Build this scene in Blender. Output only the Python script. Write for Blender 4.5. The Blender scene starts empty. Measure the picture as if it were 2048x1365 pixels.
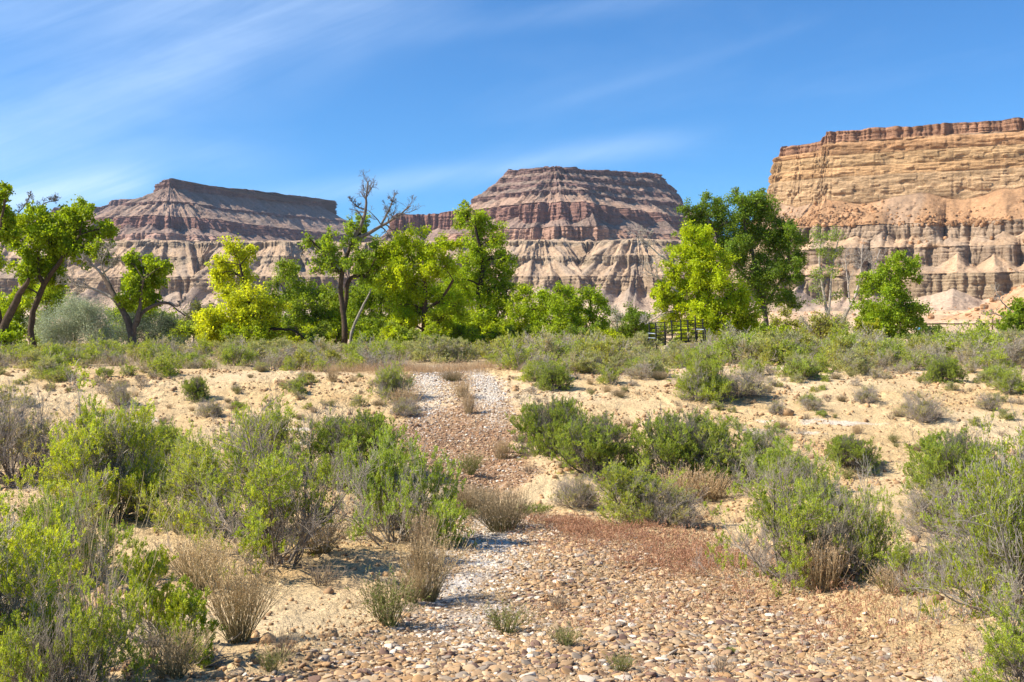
import bpy, math, random
import numpy as np
from math import radians, sin, cos, pi
from mathutils import Vector, Matrix

# ------------------------------------------------------------------ camera, sky, sun, exposure
SC = bpy.context.scene
COL = SC.collection
F, HY = 2160.0, 645.0            # focal length and horizon row, in photograph pixels
PITCH = math.atan((682.5 - HY) / F)
cam_d = bpy.data.cameras.new('camera'); cam = bpy.data.objects.new('camera', cam_d); COL.objects.link(cam)
cam_d.sensor_width = 36; cam_d.lens = 36 * F / 2048; cam_d.clip_start = 0.1; cam_d.clip_end = 30000
cam.location = (0, 0, 0); cam.rotation_euler = (pi / 2 - PITCH, 0, 0)
SC.camera = cam
SUN_EL, SUN_AZ = radians(43), math.atan2(-0.985, -0.14)     # azimuth measured from +Y towards +X
SUN_DIR = Vector((sin(SUN_AZ) * cos(SUN_EL), cos(SUN_AZ) * cos(SUN_EL), sin(SUN_EL)))
sd = bpy.data.lights.new('sun', 'SUN'); so = bpy.data.objects.new('sun', sd); COL.objects.link(so)
sd.energy = 5.0; sd.angle = radians(0.5); sd.color = (1.0, 0.93, 0.82)
so.rotation_euler = SUN_DIR.to_track_quat('Z', 'Y').to_euler()
SC.view_settings.view_transform = 'Standard'; SC.view_settings.look = 'None'
SC.view_settings.gamma = 1; SC.view_settings.exposure = 0.82

def build_world():
    w = bpy.data.worlds.new('World'); SC.world = w; w.use_nodes = True
    nt = w.node_tree; nt.nodes.clear(); N = nt.nodes.new; L = nt.links.new
    def math_(op, a, b=None, c=None):
        n = N('ShaderNodeMath'); n.operation = op
        for i, v in enumerate((a, b, c)):
            if v is None: continue
            if isinstance(v, (int, float)): n.inputs[i].default_value = v
            else: L(v, n.inputs[i])
        return n.outputs[0]
    sky = N('ShaderNodeTexSky'); sky.sky_type = 'NISHITA'; sky.sun_disc = False
    sky.sun_elevation = SUN_EL; sky.sun_rotation = SUN_AZ
    sky.altitude = 1300; sky.air_density = 1.0; sky.dust_density = 0.35; sky.ozone_density = 2.2
    tint = N('ShaderNodeMixRGB'); tint.blend_type = 'MULTIPLY'; tint.inputs[0].default_value = 1
    tint.inputs[2].default_value = (0.33, 0.72, 1.05, 1); L(sky.outputs[0], tint.inputs[1])
    tc = N('ShaderNodeTexCoord'); sep = N('ShaderNodeSeparateXYZ'); L(tc.outputs['Generated'], sep.inputs[0])
    az = math_('ARCTAN2', sep.outputs[0], sep.outputs[1]); el = math_('ARCSINE', sep.outputs[2])
    def noise(angle, sx, sy, scale, detail, off, dist=0.0, rough=0.6):
        ca, sa = cos(angle), sin(angle)
        u = math_('ADD', math_('MULTIPLY', az, ca * sx), math_('MULTIPLY', el, sa * sx))
        v = math_('ADD', math_('MULTIPLY', az, -sa * sy), math_('MULTIPLY', el, ca * sy))
        cb = N('ShaderNodeCombineXYZ'); L(u, cb.inputs[0]); L(v, cb.inputs[1]); cb.inputs[2].default_value = off
        n = N('ShaderNodeTexNoise'); n.inputs['Scale'].default_value = scale; n.inputs['Detail'].default_value = detail
        n.inputs['Roughness'].default_value = rough; n.inputs['Distortion'].default_value = dist
        L(cb.outputs[0], n.inputs['Vector']); return n.outputs[0]
    def band(angle, c, wd):          # soft streak: distance of (az, el) from a tilted line
        ca, sa = cos(angle), sin(angle)
        d = math_('SUBTRACT', math_('ADD', math_('MULTIPLY', az, -sa), math_('MULTIPLY', el, ca)), c)
        d = math_('ADD', d, math_('MULTIPLY', math_('SUBTRACT', noise(angle, 3, 8, 1.0, 3, c * 7), 0.5), wd * 2.2))
        return math_('EXPONENT', math_('MULTIPLY', math_('POWER', math_('DIVIDE', math_('ABSOLUTE', d), wd), 2), -1))
    def seg(a0, a1, soft):           # limits a streak in azimuth
        m = N('ShaderNodeMapRange'); m.interpolation_type = 'SMOOTHSTEP'
        L(az, m.inputs[0]); m.inputs[1].default_value = a0 - soft; m.inputs[2].default_value = a0
        m2 = N('ShaderNodeMapRange'); m2.interpolation_type = 'SMOOTHSTEP'
        L(az, m2.inputs[0]); m2.inputs[1].default_value = a1; m2.inputs[2].default_value = a1 + soft
        m2.inputs[3].default_value = 1; m2.inputs[4].default_value = 0
        return math_('MULTIPLY', m.outputs[0], m2.outputs[0])
    def px(x, y): return math.atan((x - 1024) / F), math.atan((HY - y) / F)
    def streak(p0, p1, w_px, amp, soft=0.15):
        (a0, e0), (a1, e1) = px(*p0), px(*p1)
        ang = math.atan2(e1 - e0, a1 - a0); c = -sin(ang) * a0 + cos(ang) * e0
        return math_('MULTIPLY', math_('MULTIPLY', band(ang, c, w_px / F), seg(a0, a1, soft)), amp)
    parts = [streak((-100, 330), (620, 20), 105, 0.27, 0.3),
             streak((40, 60), (700, -160), 80, 0.22, 0.3),
             streak((1180, 190), (1560, 85), 12, 0.04, 0.06),
             streak((900, 60), (1300, 0), 22, 0.07, 0.1),
             streak((560, 400), (1230, 300), 24, 0.20, 0.12),
             streak((-100, 350), (420, 330), 40, 0.12, 0.12),
             streak((0, 425), (220, 390), 26, 0.5, 0.06)]
    tot = parts[0]
    for p in parts[1:]: tot = math_('ADD', tot, p)
    fib = noise(0.42, 2.4, 30, 1.3, 7, 3.1, 0.6, 0.65)
    fib2 = noise(0.1, 3, 12, 1.0, 5, 9.0, 0.4)
    tex = math_('ADD', math_('MULTIPLY', math_('MAXIMUM', math_('SUBTRACT', fib, 0.25), 0), 1.7), math_('MULTIPLY', fib2, 0.8))
    m = math_('MULTIPLY', tot, tex)
    m = math_('ADD', m, math_('MULTIPLY', math_('MAXIMUM', math_('SUBTRACT', fib2, 0.52), 0), 0.22))
    m = math_('MINIMUM', m, 0.85)
    mx = N('ShaderNodeMixRGB'); L(m, mx.inputs[0]); L(tint.outputs[0], mx.inputs[1])
    mx.inputs[2].default_value = (6.0, 7.3, 9.0, 1)
    bg = N('ShaderNodeBackground'); bg.inputs[1].default_value = 0.094; L(mx.outputs[0], bg.inputs[0])
    out = N('ShaderNodeOutputWorld'); L(bg.outputs[0], out.inputs[0])
build_world()
SC.cycles.max_bounces = 5; SC.cycles.diffuse_bounces = 3; SC.cycles.glossy_bounces = 1
SC.cycles.transmission_bounces = 3; SC.cycles.transparent_max_bounces = 4

# ------------------------------------------------------------------ numpy noise
def _h(ix, iy, iz, seed):
    h = (ix.astype(np.int64) * 374761393 + iy.astype(np.int64) * 668265263 + iz.astype(np.int64) * 2147483647 * 3 + seed * 974634777) & 0xffffffff
    h = ((h ^ (h >> 13)) * 1274126177) & 0xffffffff
    h = ((h ^ (h >> 16)) * 2246822519) & 0xffffffff
    return ((h ^ (h >> 15)) & 0xffffff) / float(0xffffff)
def vn(x, y, seed=0):
    x, y = np.broadcast_arrays(np.asarray(x, float), np.asarray(y, float))
    ix, iy = np.floor(x), np.floor(y); fx, fy = x - ix, y - iy
    fx = fx * fx * fx * (fx * (fx * 6 - 15) + 10); fy = fy * fy * fy * (fy * (fy * 6 - 15) + 10)
    z = np.zeros(1, np.int64)
    a, b = _h(ix, iy, z, seed), _h(ix + 1, iy, z, seed); c, d = _h(ix, iy + 1, z, seed), _h(ix + 1, iy + 1, z, seed)
    return (a + (b - a) * fx) * (1 - fy) + (c + (d - c) * fx) * fy
def fbm(x, y, seed=0, o=4, g=0.5):
    s = 0; a = 1; t = 0
    for i in range(o):
        s = s + a * (vn(x * 2 ** i + 17.3 * i, y * 2 ** i - 9.1 * i, seed + i) - 0.5); t += a; a *= g
    return s / t * 2            # about -1..1
def ridge(x, y, seed=0, o=3):
    s = 0; a = 1; t = 0
    for i in range(o):
        s = s + a * (1 - np.abs(2 * vn(x * 2 ** i + 5.1 * i, y * 2 ** i, seed + i) - 1)); t += a; a *= 0.5
    return s / t                # 0..1, sharp crests
def sstep(a, b, x):
    t = np.clip((x - a) / (b - a), 0, 1); return t * t * (3 - 2 * t)

# ------------------------------------------------------------------ mesh + object helpers
def mesh_np(name, V, Q, col=None, smooth=False, mat=None, T=None):
    """V (n,3); Q (m,4) quads and or T (k,3) triangles"""
    me = bpy.data.meshes.new(name)
    V = np.ascontiguousarray(V, np.float32)
    me.vertices.add(len(V)); me.vertices.foreach_set('co', V.ravel())
    idx = []; st = []; n = 0
    if Q is not None and len(Q):
        Q = np.asarray(Q, np.int32); idx.append(Q.ravel()); st.append(np.arange(len(Q), dtype=np.int32) * 4); n = len(Q) * 4
    if T is not None and len(T):
        T = np.asarray(T, np.int32); idx.append(T.ravel()); st.append(np.arange(len(T), dtype=np.int32) * 3 + n)
    idx = np.concatenate(idx); st = np.concatenate(st)
    me.loops.add(len(idx)); me.loops.foreach_set('vertex_index', idx)
    me.polygons.add(len(st)); me.polygons.foreach_set('loop_start', st)
    if smooth: me.polygons.foreach_set('use_smooth', np.ones(len(st), bool))
    if col is not None:
        c = np.ones((len(V), 4), np.float32); c[:, :3] = col
        at = me.attributes.new('Col', 'FLOAT_COLOR', 'POINT'); at.data.foreach_set('color', c.ravel())
    me.update(calc_edges=True)
    if mat: me.materials.append(mat)
    return me
def obj(name, me, parent=None, loc=None):
    o = bpy.data.objects.new(name, me); COL.objects.link(o)
    if parent: o.parent = parent
    if loc is not None: o.location = loc
    return o
def tag(o, label=None, cat=None, group=None, kind=None):
    if label: o['label'] = label
    if cat: o['category'] = cat
    if group: o['group'] = group
    if kind: o['kind'] = kind
    return o
def thing(name, label, cat, loc=(0, 0, 0), rz=0, group=None, s=1.0):
    o = bpy.data.objects.new(name, None); COL.objects.link(o); o.empty_display_size = 0.2
    o.location = loc; o.rotation_euler = (0, 0, rz); o.scale = (s, s, s) if not hasattr(s, '__len__') else s
    return tag(o, label, cat, group)
def dup(root, loc, rz, s, label, group=None):
    r = root.copy(); COL.objects.link(r); r.location = loc; r.rotation_euler = (0, 0, rz)
    r.scale = (s, s, s) if not hasattr(s, '__len__') else s
    r['label'] = label
    if group: r['group'] = group
    elif 'group' in r: del r['group']
    for ch in root.children:
        c = ch.copy(); COL.objects.link(c); c.parent = r
    return r

def mat_col(name, rough=0.9, vary=0.18, vscale=3.0, bump=0.0, bscale=20.0, spec=0.2, translucent=0.0, fine=None, tcol=(1.15, 1.05, 0.4), bdist=0.1):
    """vertex colour x procedural variation, optional bump and translucency"""
    m = bpy.data.materials.new(name); m.use_nodes = True; nt = m.node_tree; nt.nodes.clear(); N = nt.nodes.new; L = nt.links.new
    at = N('ShaderNodeAttribute'); at.attribute_name = 'Col'
    tc = N('ShaderNodeTexCoord')
    n = N('ShaderNodeTexNoise'); n.inputs['Scale'].default_value = vscale; n.inputs['Detail'].default_value = 5
    L(tc.outputs['Object'], n.inputs['Vector'])
    mr = N('ShaderNodeMapRange'); mr.inputs[1].default_value = 0.25; mr.inputs[2].default_value = 0.75
    mr.inputs[3].default_value = 1 - vary; mr.inputs[4].default_value = 1 + vary; L(n.outputs[0], mr.inputs[0])
    val = mr.outputs[0]
    if fine:
        n2 = N('ShaderNodeTexNoise'); n2.inputs['Scale'].default_value = fine[0]; n2.inputs['Detail'].default_value = 4; n2.inputs['Roughness'].default_value = 0.7
        L(tc.outputs['Object'], n2.inputs['Vector'])
        m3 = N('ShaderNodeMapRange'); m3.inputs[1].default_value = 0.3; m3.inputs[2].default_value = 0.7
        m3.inputs[3].default_value = 1 - fine[1]; m3.inputs[4].default_value = 1 + fine[1]; L(n2.outputs[0], m3.inputs[0])
        mm = N('ShaderNodeMath'); mm.operation = 'MULTIPLY'; L(val, mm.inputs[0]); L(m3.outputs[0], mm.inputs[1]); val = mm.outputs[0]
    vm = N('ShaderNodeVectorMath'); vm.operation = 'SCALE'; L(at.outputs['Color'], vm.inputs[0]); L(val, vm.inputs['Scale'])
    p = N('ShaderNodeBsdfPrincipled'); p.inputs['Roughness'].default_value = rough; p.inputs['Specular IOR Level'].default_value = spec
    L(vm.outputs[0], p.inputs['Base Color'])
    if bump:
        nb = N('ShaderNodeTexNoise'); nb.inputs['Scale'].default_value = bscale; nb.inputs['Detail'].default_value = 6; nb.inputs['Roughness'].default_value = 0.65
        L(tc.outputs['Object'], nb.inputs['Vector'])
        bp = N('ShaderNodeBump'); bp.inputs['Strength'].default_value = bump; bp.inputs['Distance'].default_value = bdist
        L(nb.outputs[0], bp.inputs['Height']); L(bp.outputs[0], p.inputs['Normal'])
    out = N('ShaderNodeOutputMaterial'); sh = p.outputs[0]
    if translucent:
        t = N('ShaderNodeBsdfTranslucent'); vt = N('ShaderNodeVectorMath'); vt.operation = 'MULTIPLY'
        L(vm.outputs[0], vt.inputs[0]); vt.inputs[1].default_value = tcol; L(vt.outputs[0], t.inputs[0])
        mx = N('ShaderNodeMixShader'); mx.inputs[0].default_value = translucent; L(sh, mx.inputs[1]); L(t.outputs[0], mx.inputs[2]); sh = mx.outputs[0]
    L(sh, out.inputs[0])
    return m
# ------------------------------------------------------------------ ground shape
_PY = np.array([-200, -20, 0, 6, 8, 10, 12.5, 15, 17.5, 19.5, 22, 25, 28, 31, 34, 38, 45, 60, 75, 100, 150, 250, 400, 600, 30000.])
_PZ = np.array([-1.4, -1.5, -1.7, -2.10, -2.39, -2.59, -2.78, -2.92, -2.97, -2.93, -2.75, -2.49, -2.07, -1.68, -1.50, -1.55, -1.60, -1.67, -1.77, -2.08, -2.64, -2.66, -1.85, 0, 0.])
_ty = np.linspace(-20, 120, 2801); _tz = np.interp(_ty, _PY, _PZ)
_k = np.hanning(41); _k /= _k.sum(); _tz = np.convolve(np.pad(_tz, 20, 'edge'), _k, 'valid')
TY = np.array([4, 5, 6.5, 8, 10, 12.5, 15, 17, 17.9, 19.2, 20, 22, 25, 28, 31, 34, 36.5])
TL = np.array([-1.5, -1.45, -1.3, -1.0, -.85, -.8, -.9, -.7, -.3, -1.2, -1.6, -2.2, -2.6, -2.8, -2.85, -3.0, -3.1])
TR = np.array([3.0, 2.6, 2.45, 2.7, 2.6, 2.3, 1.7, .9, -.2, .1, .5, .26, .07, -.1, -.2, -.9, -1.4])
def profile(y): return np.where((y > -15) & (y < 110), np.interp(y, _ty, _tz), np.interp(y, _PY, _PZ))
def track_mask(x, y, soft=0.25):
    l = np.interp(y, TY, TL); r = np.interp(y, TY, TR)
    w = fbm(x * 1.1, y * 1.1, 77, 3) * 0.35
    return sstep(-soft, soft, x - l + w) * sstep(-soft, soft, r - x + w) * sstep(3.0, 4.0, y) * (1 - sstep(35.5, 37, y))
def ground_z(x, y, micro=True):
    x = np.asarray(x, float); y = np.asarray(y, float)
    near = 1 - sstep(50, 90, np.abs(y)); near = near * (1 - sstep(40, 70, np.abs(x)))
    z = profile(y)
    wash = np.exp(-((y - 14) / 6.0) ** 2)
    z = z + wash * (0.42 * sstep(2.6, 5.5, x) + 0.22 * sstep(1.2, 4.5, -x))
    z = z + near * (0.16 * fbm(x * 0.22, y * 0.22, 5, 3) + 0.05 * fbm(x * 0.9, y * 0.9, 9, 3))
    # small eroded lip where the far bank begins, broken by the track
    lip = sstep(18.9, 19.35, y + 0.5 * fbm(x * .5, 0, 13, 3)) * (1 - sstep(19.4, 22.5, y))
    z = z + lip * 0.16 * sstep(-0.2, 1.0, np.abs(x + 0.4))
    t = track_mask(x, y)
    z = z - 0.06 * t * near
    far = sstep(90, 300, y); z = z + far * 0.5 * fbm(x * 0.01, y * 0.01, 31, 2) * (1 - sstep(500, 600, y))
    if micro:
        m = near * (1 - sstep(28, 50, y))
        clod = np.maximum(0, fbm(x * 7.5, y * 7.5, 41, 3)) ** 1.2 * 0.11 + fbm(x * 13, y * 13, 45, 2) * 0.022
        patch = 0.35 + 0.65 * sstep(-0.15, 0.25, fbm(x * 0.6, y * 0.6, 47, 2))
        # erosion rills down the far bank
        rill = np.maximum(0, ridge(x * 0.9 + 0.5 * fbm(x * .5, y * .5, 51, 2), y * 0.16, 53, 2) - 0.8) * 0.2 * np.exp(-((y - 25) / 6) ** 2)
        z = z + m * (clod * patch * (1 - 0.8 * t) - rill * (1 - t))
    return z
def pix_dir(px, py):
    a, b = (px - 1024) / F, (682.5 - py) / F
    return Vector((a, cos(PITCH) + b * sin(PITCH), -sin(PITCH) + b * cos(PITCH)))
def on_ground(px, py):
    d = pix_dir(px, py); t = np.concatenate([np.arange(3, 60, 0.02), np.arange(60, 900, 0.25)])
    x, y, z = d.x * t, d.y * t, d.z * t
    g = ground_z(x, y, False); k = np.argmax(z < g)
    if z[k] >= g[k]: k = -1
    return float(x[k]), float(y[k]), float(g[k])
def at_depth(px, py, Y):
    d = pix_dir(px, py); s = Y / d.y; return np.array([d.x * s, Y, d.z * s])

def build_ground():
    def axis(fine0, fine1, step, lo, hi, grow):
        a = list(np.arange(fine0, fine1, step)); s = step
        while a[-1] < hi: s *= grow; a.append(a[-1] + s)
        b = [a[0]]; s = step
        while b[-1] > lo: s *= grow; b.append(b[-1] - s)
        return np.array(b[::-1][:-1] + a)
    xs = axis(-12.5, 12.5, 0.045, -9000, 9000, 1.035)
    ys = axis(4.2, 34, 0.045, -600, 12000, 1.03)
    X, Y = np.meshgrid(xs, ys); Z = ground_z(X, Y)
    nx, ny = len(xs), len(ys)
    print('ground', nx, ny)
    sand = np.array([0.61, 0.43, 0.215]); pale = np.array([0.69, 0.53, 0.32]); tan = np.array([0.49, 0.31, 0.14])
    n1 = fbm(X * 0.35, Y * 0.35, 61, 4)[..., None]; n2 = fbm(X * 2.3, Y * 2.3, 65, 4)[..., None]
    C = sand + (pale - sand) * np.clip(n1 * 0.7 + 0.3, 0, 1) + (tan - sand) * np.clip(n2 * 0.9, 0, 0.7)
    def mixc(C, col, m): return C + (np.array(col) - C) * np.clip(m, 0, 1)[..., None]
    # salt crust patches
    s = sstep(0.28, 0.5, fbm(X * 0.8, Y * 1.6, 71, 4)) * (Y < 40)
    s = s * sstep(0.1, 0.3, fbm(X * 0.15, Y * 0.2, 72, 2)); C = mixc(C, (0.74, 0.66, 0.56), s * 0.6)
    t = track_mask(X, Y)
    C = mixc(C, (0.36, 0.23, 0.125), t * (Y < 19) * (0.55 + .45 * sstep(-.3, .3, fbm(X * 1.3, Y * 1.3, 75, 3))))
    g = t * sstep(18.5, 20, Y)
    up = sstep(25.5, 29, Y + fbm(X, Y, 73, 3) * 1.2)
    C = mixc(C, (0.36, 0.20, 0.11), g * (1 - up) * 0.9)
    spk = vn(X * 17, Y * 12, 91); C = mixc(C, (0.20, 0.12, 0.07), g * (spk > 0.68) * 0.8); C = mixc(C, (0.60, 0.50, 0.38), g * (spk < 0.2) * 0.8)
    cx = np.interp(Y, [19, 25, 31, 36], [-.5, -1.2, -1.55, -2.0])
    rut = np.exp(-((np.abs(X - cx) - 0.8) / 0.42) ** 2) * (0.6 + 0.5 * fbm(X * 1.5, Y * 0.8, 79, 3))
    C = mixc(C, (0.66, 0.56, 0.44), g * up * rut * 1.2)
    # white salt along the near left rut
    r2 = np.exp(-((X - np.interp(Y, [8, 12, 16], [-0.35, -0.35, -0.25])) / 0.5) ** 2) * sstep(8, 11, Y) * (1 - sstep(16.4, 17.6, Y)) * sstep(-.4, .3, fbm(X * 1.2, Y * 1.2, 83, 3))
    C = mixc(C, (0.74, 0.70, 0.64), r2 * 0.85)
    # dusty litter under the brush belt, valley floor beyond
    belt = sstep(34, 38, Y) * (1 - sstep(90, 120, Y))
    C = mixc(C, (0.34, 0.27, 0.16), belt * 0.6)
    far = sstep(100, 160, Y)
    C = mixc(C, (0.60, 0.42, 0.25), far)
    fx = X / np.maximum(Y, 1) * F + 1024; fld = sstep(170, 180, Y) * (1 - sstep(245, 250, Y)) * sstep(45, 55, X)
    C = mixc(C, (0.16, 0.20, 0.035), fld)
    fld2 = sstep(118, 124, Y) * (1 - sstep(140, 145, Y)) * sstep(30, 35, X)
    C = mixc(C, (0.10, 0.17, 0.07), fld2 * 0.9)
    gr = sstep(250, 300, Y) * (1 - sstep(420, 500, Y)) * sstep(0.1, 0.3, fbm(X * 0.008, Y * 0.05, 87, 3))
    C = mixc(C, (0.30, 0.30, 0.12), gr * 0.5)
    V = np.stack([X, Y, Z], -1).reshape(-1, 3)
    i = np.arange(ny - 1)[:, None] * nx + np.arange(nx - 1)[None]; i = i.ravel()
    Q = np.stack([i, i + 1, i + nx + 1, i + nx], 1)
    m = mat_col('sandy_soil', 0.95, 0.16, 1.7, 0.9, 16, 0.1, fine=(30, 0.34), bdist=0.07)
    o = obj('ground', mesh_np('ground', V, Q, C.reshape(-1, 3), True, m))
    tag(o, 'pale sandy desert ground with a stony two rut track crossing a dry wash', kind='structure')
build_ground()

# ------------------------------------------------------------------ mesas
def smooth_path(pts, n):
    pts = np.array(pts, float); d = np.r_[0, np.cumsum(np.hypot(*np.diff(pts[:, :2], axis=0).T))]
    u = np.linspace(0, d[-1], n); P = np.stack([np.interp(u, d, pts[:, k]) for k in range(pts.shape[1])], 1)
    return u, P
def nrm2(v): return v / (np.linalg.norm(v, axis=1, keepdims=True) + 1e-9)
def build_mesa(name, label, cols, layers, step, rows, seed, mat, back=None, warp=1.0, smooth_m=30.0, cap_noise=3.0, flute=1.0):
    """cols: (photo x, distance, top row) along the rim, left to right seen from the camera, outward = towards the camera.
    layers: (row at reference distance, setback m, kind, colour, cone amplitude, undulation)"""
    pts = [((x - 1024) / F * D, D) + tuple(rest) for x, D, *rest in cols]
    L_ = sum(math.dist(pts[i][:2], pts[i + 1][:2]) for i in range(len(pts) - 1)); n = int(L_ / step)
    u, P = smooth_path(pts, n)
    k = max(3, int(smooth_m / step) | 1); ker = np.hanning(k + 2)[1:-1]; ker /= ker.sum()
    PS = np.stack([np.convolve(np.pad(P[:, i], k // 2, 'edge'), ker, 'valid') for i in range(P.shape[1])], 1)
    T = np.gradient(PS[:, :2], axis=0); T /= np.linalg.norm(T, axis=1)[:, None] + 1e-9
    k2 = max(3, int(smooth_m * 1.6 / step) | 1); ker = np.hanning(k2 + 2)[1:-1]; ker /= ker.sum()
    T = np.stack([np.convolve(np.pad(T[:, i], k2 // 2, 'edge'), ker, 'valid') for i in range(2)], 1); T /= np.linalg.norm(T, axis=1)[:, None]
    # more columns where the rim turns, so that fanned out slopes keep their detail
    turn = np.abs(np.gradient(np.unwrap(np.arctan2(T[:, 1], T[:, 0])))); w_ = step + turn * 140.0 * max(1, warp); cw = np.r_[0, np.cumsum(w_)[:-1]]
    n2 = int(cw[-1] / step); q_ = np.linspace(0, cw[-1], n2); ix = np.interp(q_, cw, np.arange(n)); ii = np.arange(n)
    PS = np.stack([np.interp(ix, ii, PS[:, c]) for c in range(PS.shape[1])], 1); T = nrm2(np.stack([np.interp(ix, ii, T[:, c]) for c in range(2)], 1)); u = np.interp(ix, ii, cw); n = n2
    Nn = np.stack([T[:, 1], -T[:, 0]], 1)
    zoff = PS[:, 2] if PS.shape[1] > 2 else np.zeros(n)        # metres added to the rim height
    sscale = PS[:, 3] if PS.shape[1] > 3 else np.ones(n)       # widens the talus locally
    nl = len(layers)
    Zk = np.zeros((nl, n)); Sk = np.zeros((nl, n)); kind = []; cols_ = []
    for i, (z, s, kd, c, cone, und) in enumerate(layers):
        w = max(cone[1] if cone else 40, 1)
        q = u / w + 0.6 * vn(u / w * 0.7, i * 3.0, seed + 50) + i * 0.37
        tri = 1 - np.abs(2 * (q - np.floor(q)) - 1)
        amp = 0.35 + 0.9 * _h(np.floor(q).astype(np.int64), np.full(n, i, np.int64), np.zeros(n, np.int64), seed)
        tri = tri ** (1.0 + 0.6 * vn(u / 70.0, i * 2.0, seed + 52)) * (0.55 + 0.45 * vn(u / 14.0, i * 5.0, seed + 53))
        Zk[i] = z + (cone[0] * (1 if kd != 'talus' else 0.2) * (tri * amp - 0.35) if cone else 0)
        Sk[i] = s * sscale + und * fbm(u / 90.0, i * 0.35 + 0 * u, seed + 7, 3) + und * 0.5 * (ridge(u / 38.0, i * 0.2 + 0 * u, seed + 9, 2) - 0.5)
        if i and cols_: Sk[i] += cols_[-1]
        if kd == 'talus' and cone: cols_.append(1.0 * cone[0] * tri)      # cones push the foot of their slope outwards
        elif kd in ('cliff', 'flute') and cols_: cols_[-1] = cols_[-1] * 0.8
        if kd == 'talus' and i > 1 and layers[i - 1][5] and layers[i - 1][4]:
            Sk[i] += 0.9 * np.maximum(0, Zk[i - 1] - layers[i - 1][0]) * sscale
    fs = max(1.0, warp * 0.75)
    for i in range(nl - 1):
        if layers[i + 1][2] in ('cliff', 'flute'):
            XY = PS[:, :2] + Nn * layers[i][1]; h = layers[i][0] - layers[i + 1][0]
            wx = XY / fs + 5 * np.stack([fbm(XY[:, 0] / 35, XY[:, 1] / 35, seed + 8, 2), fbm(XY[:, 0] / 35, XY[:, 1] / 35, seed + 9, 2)], 1)
            big = np.abs(2 * vn(wx[:, 0] / 20 + i * 7, wx[:, 1] / 20, seed + i * 5) - 1) ** 0.55
            med = np.abs(2 * vn(wx[:, 0] / 8, wx[:, 1] / 8 + i * 3, seed + 2 + i * 5) - 1) ** 0.6
            E = ((big - 0.62) * ((24 if warp < 1 else 8) if layers[i + 1][2] == 'flute' else (4.5 if warp < 1 else 9)) + (med - 0.6) * 5) * min(1.0, 0.4 + h / 20.0) * warp * flute
            Sk[i] += E; Sk[i + 1] += E * 1.02
    for i, f_ in enumerate((1, .95, .8, .68, .5, .38, .25, .12)[:nl - 1] if warp > 1 else (1, .85, .4)): Zk[i] += zoff * f_
    for i in range(1, nl):
        Zk[i] = np.minimum(Zk[i], Zk[i - 1] - 0.3); Sk[i] = np.maximum(Sk[i], Sk[i - 1] + 0.25)
    # rows shared out by the length of each layer
    ln = np.array([math.hypot(layers[i + 1][0] - layers[i][0], (layers[i + 1][1] - layers[i][1]) * 0.35) for i in range(nl - 1)])
    ln = np.maximum(ln, ln.sum() * 0.012); rr = np.maximum(3, (ln / ln.sum() * rows).astype(int))
    V = []; C = []
    U = u; h_l = [layers[i][0] - layers[i + 1][0] for i in range(nl - 1)]
    for i in range(nl - 1):
        kd = layers[i + 1][2]; c0 = np.array(layers[i + 1][3]); m = rr[i]
        tt = np.arange(m) / m if i < nl - 2 else np.arange(m + 1) / m
        for t in tt:
            z = Zk[i] + (Zk[i + 1] - Zk[i]) * t
            env = sin(pi * min(1, max(0, t))) ** 0.5
            if kd in ('cliff', 'flute'):
                te = t
                s = Sk[i] + (Sk[i + 1] - Sk[i]) * te
                h = Zk[i] - Zk[i + 1]
                XY = (PS[:, :2] + Nn * s[:, None]) / fs
                sml = np.abs(2 * vn(XY[:, 0] / 3.4 + z / 60.0, XY[:, 1] / 3.4, seed + 3 + i) - 1) ** 0.6
                lit = np.abs(2 * vn(XY[:, 0] / 7.5 - z / 90.0, XY[:, 1] / 7.5, seed + 4 + i) - 1) ** 0.6
                led = (vn(XY[:, 0] / 40.0, z / 2.6 / fs, seed + 21) - 0.5) * 2.0 + (vn(XY[:, 0] / 12.0 + XY[:, 1] / 12.0, z / 1.1 / fs, seed + 22) - 0.5) * 1.4
                s = s + ((sml - .6) * 2.4 + (lit - .6) * 3.5 + led - 0.9 * (t < 0.08)) * min(1.0, 0.4 + h_l[i] / 16.0) * warp * flute
                cc = c0 * (1 + 0.30 * (vn(U / 60.0, z / 2.2, seed + 31) - 0.5) + 0.22 * (vn(U / 12.0, z / 1.0, seed + 32) - 0.5) + 0.25 * (vn(U / 5.0, z / 25.0, seed + 33) - 0.5))[:, None]
            elif kd == 'steep':
                s = Sk[i] + (Sk[i + 1] - Sk[i]) * t
                led = (vn(U / 40.0, z / 3.6, seed + 21) - 0.5) * 1.4 + (vn(U / 6.0, z / 1.3, seed + 22) - 0.5) * 1.6 + (ridge(U / 30.0, z / 50.0, seed + 25, 4) - 0.5) * 4
                led = led + 2.2 * np.round(1.8 * vn(U / 9.0, z / 5.0, seed + 27)) / 1.8 + (np.abs(2 * vn(U / 6.0, z / 60.0, seed + 28) - 1) ** .6 - .6) * 0.9
                s = s + led * warp * env
                cc = c0 * (1 + 0.34 * (vn(U / 80.0, z / 3.0, seed + 31) - 0.5) + 0.3 * (fbm(U / 15.0, z / 4.0, seed + 34)))[:, None]
            else:                                     # talus: concave, rilled
                z = Zk[i] + (Zk[i + 1] - Zk[i]) * (1 - (1 - t) ** 1.18)
                s = Sk[i] + (Sk[i + 1] - Sk[i]) * t
                XY = (PS[:, :2] + Nn * s[:, None]) / fs
                s = s + fbm(XY[:, 0] / 22.0, XY[:, 1] / 22.0, seed + 47, 4) * (7 if warp < 1 else 3.5) * warp * env; z = z + fbm(XY[:, 0] / 9.0, XY[:, 1] / 9.0, seed + 48, 4) * 2.0 * warp * env
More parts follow.
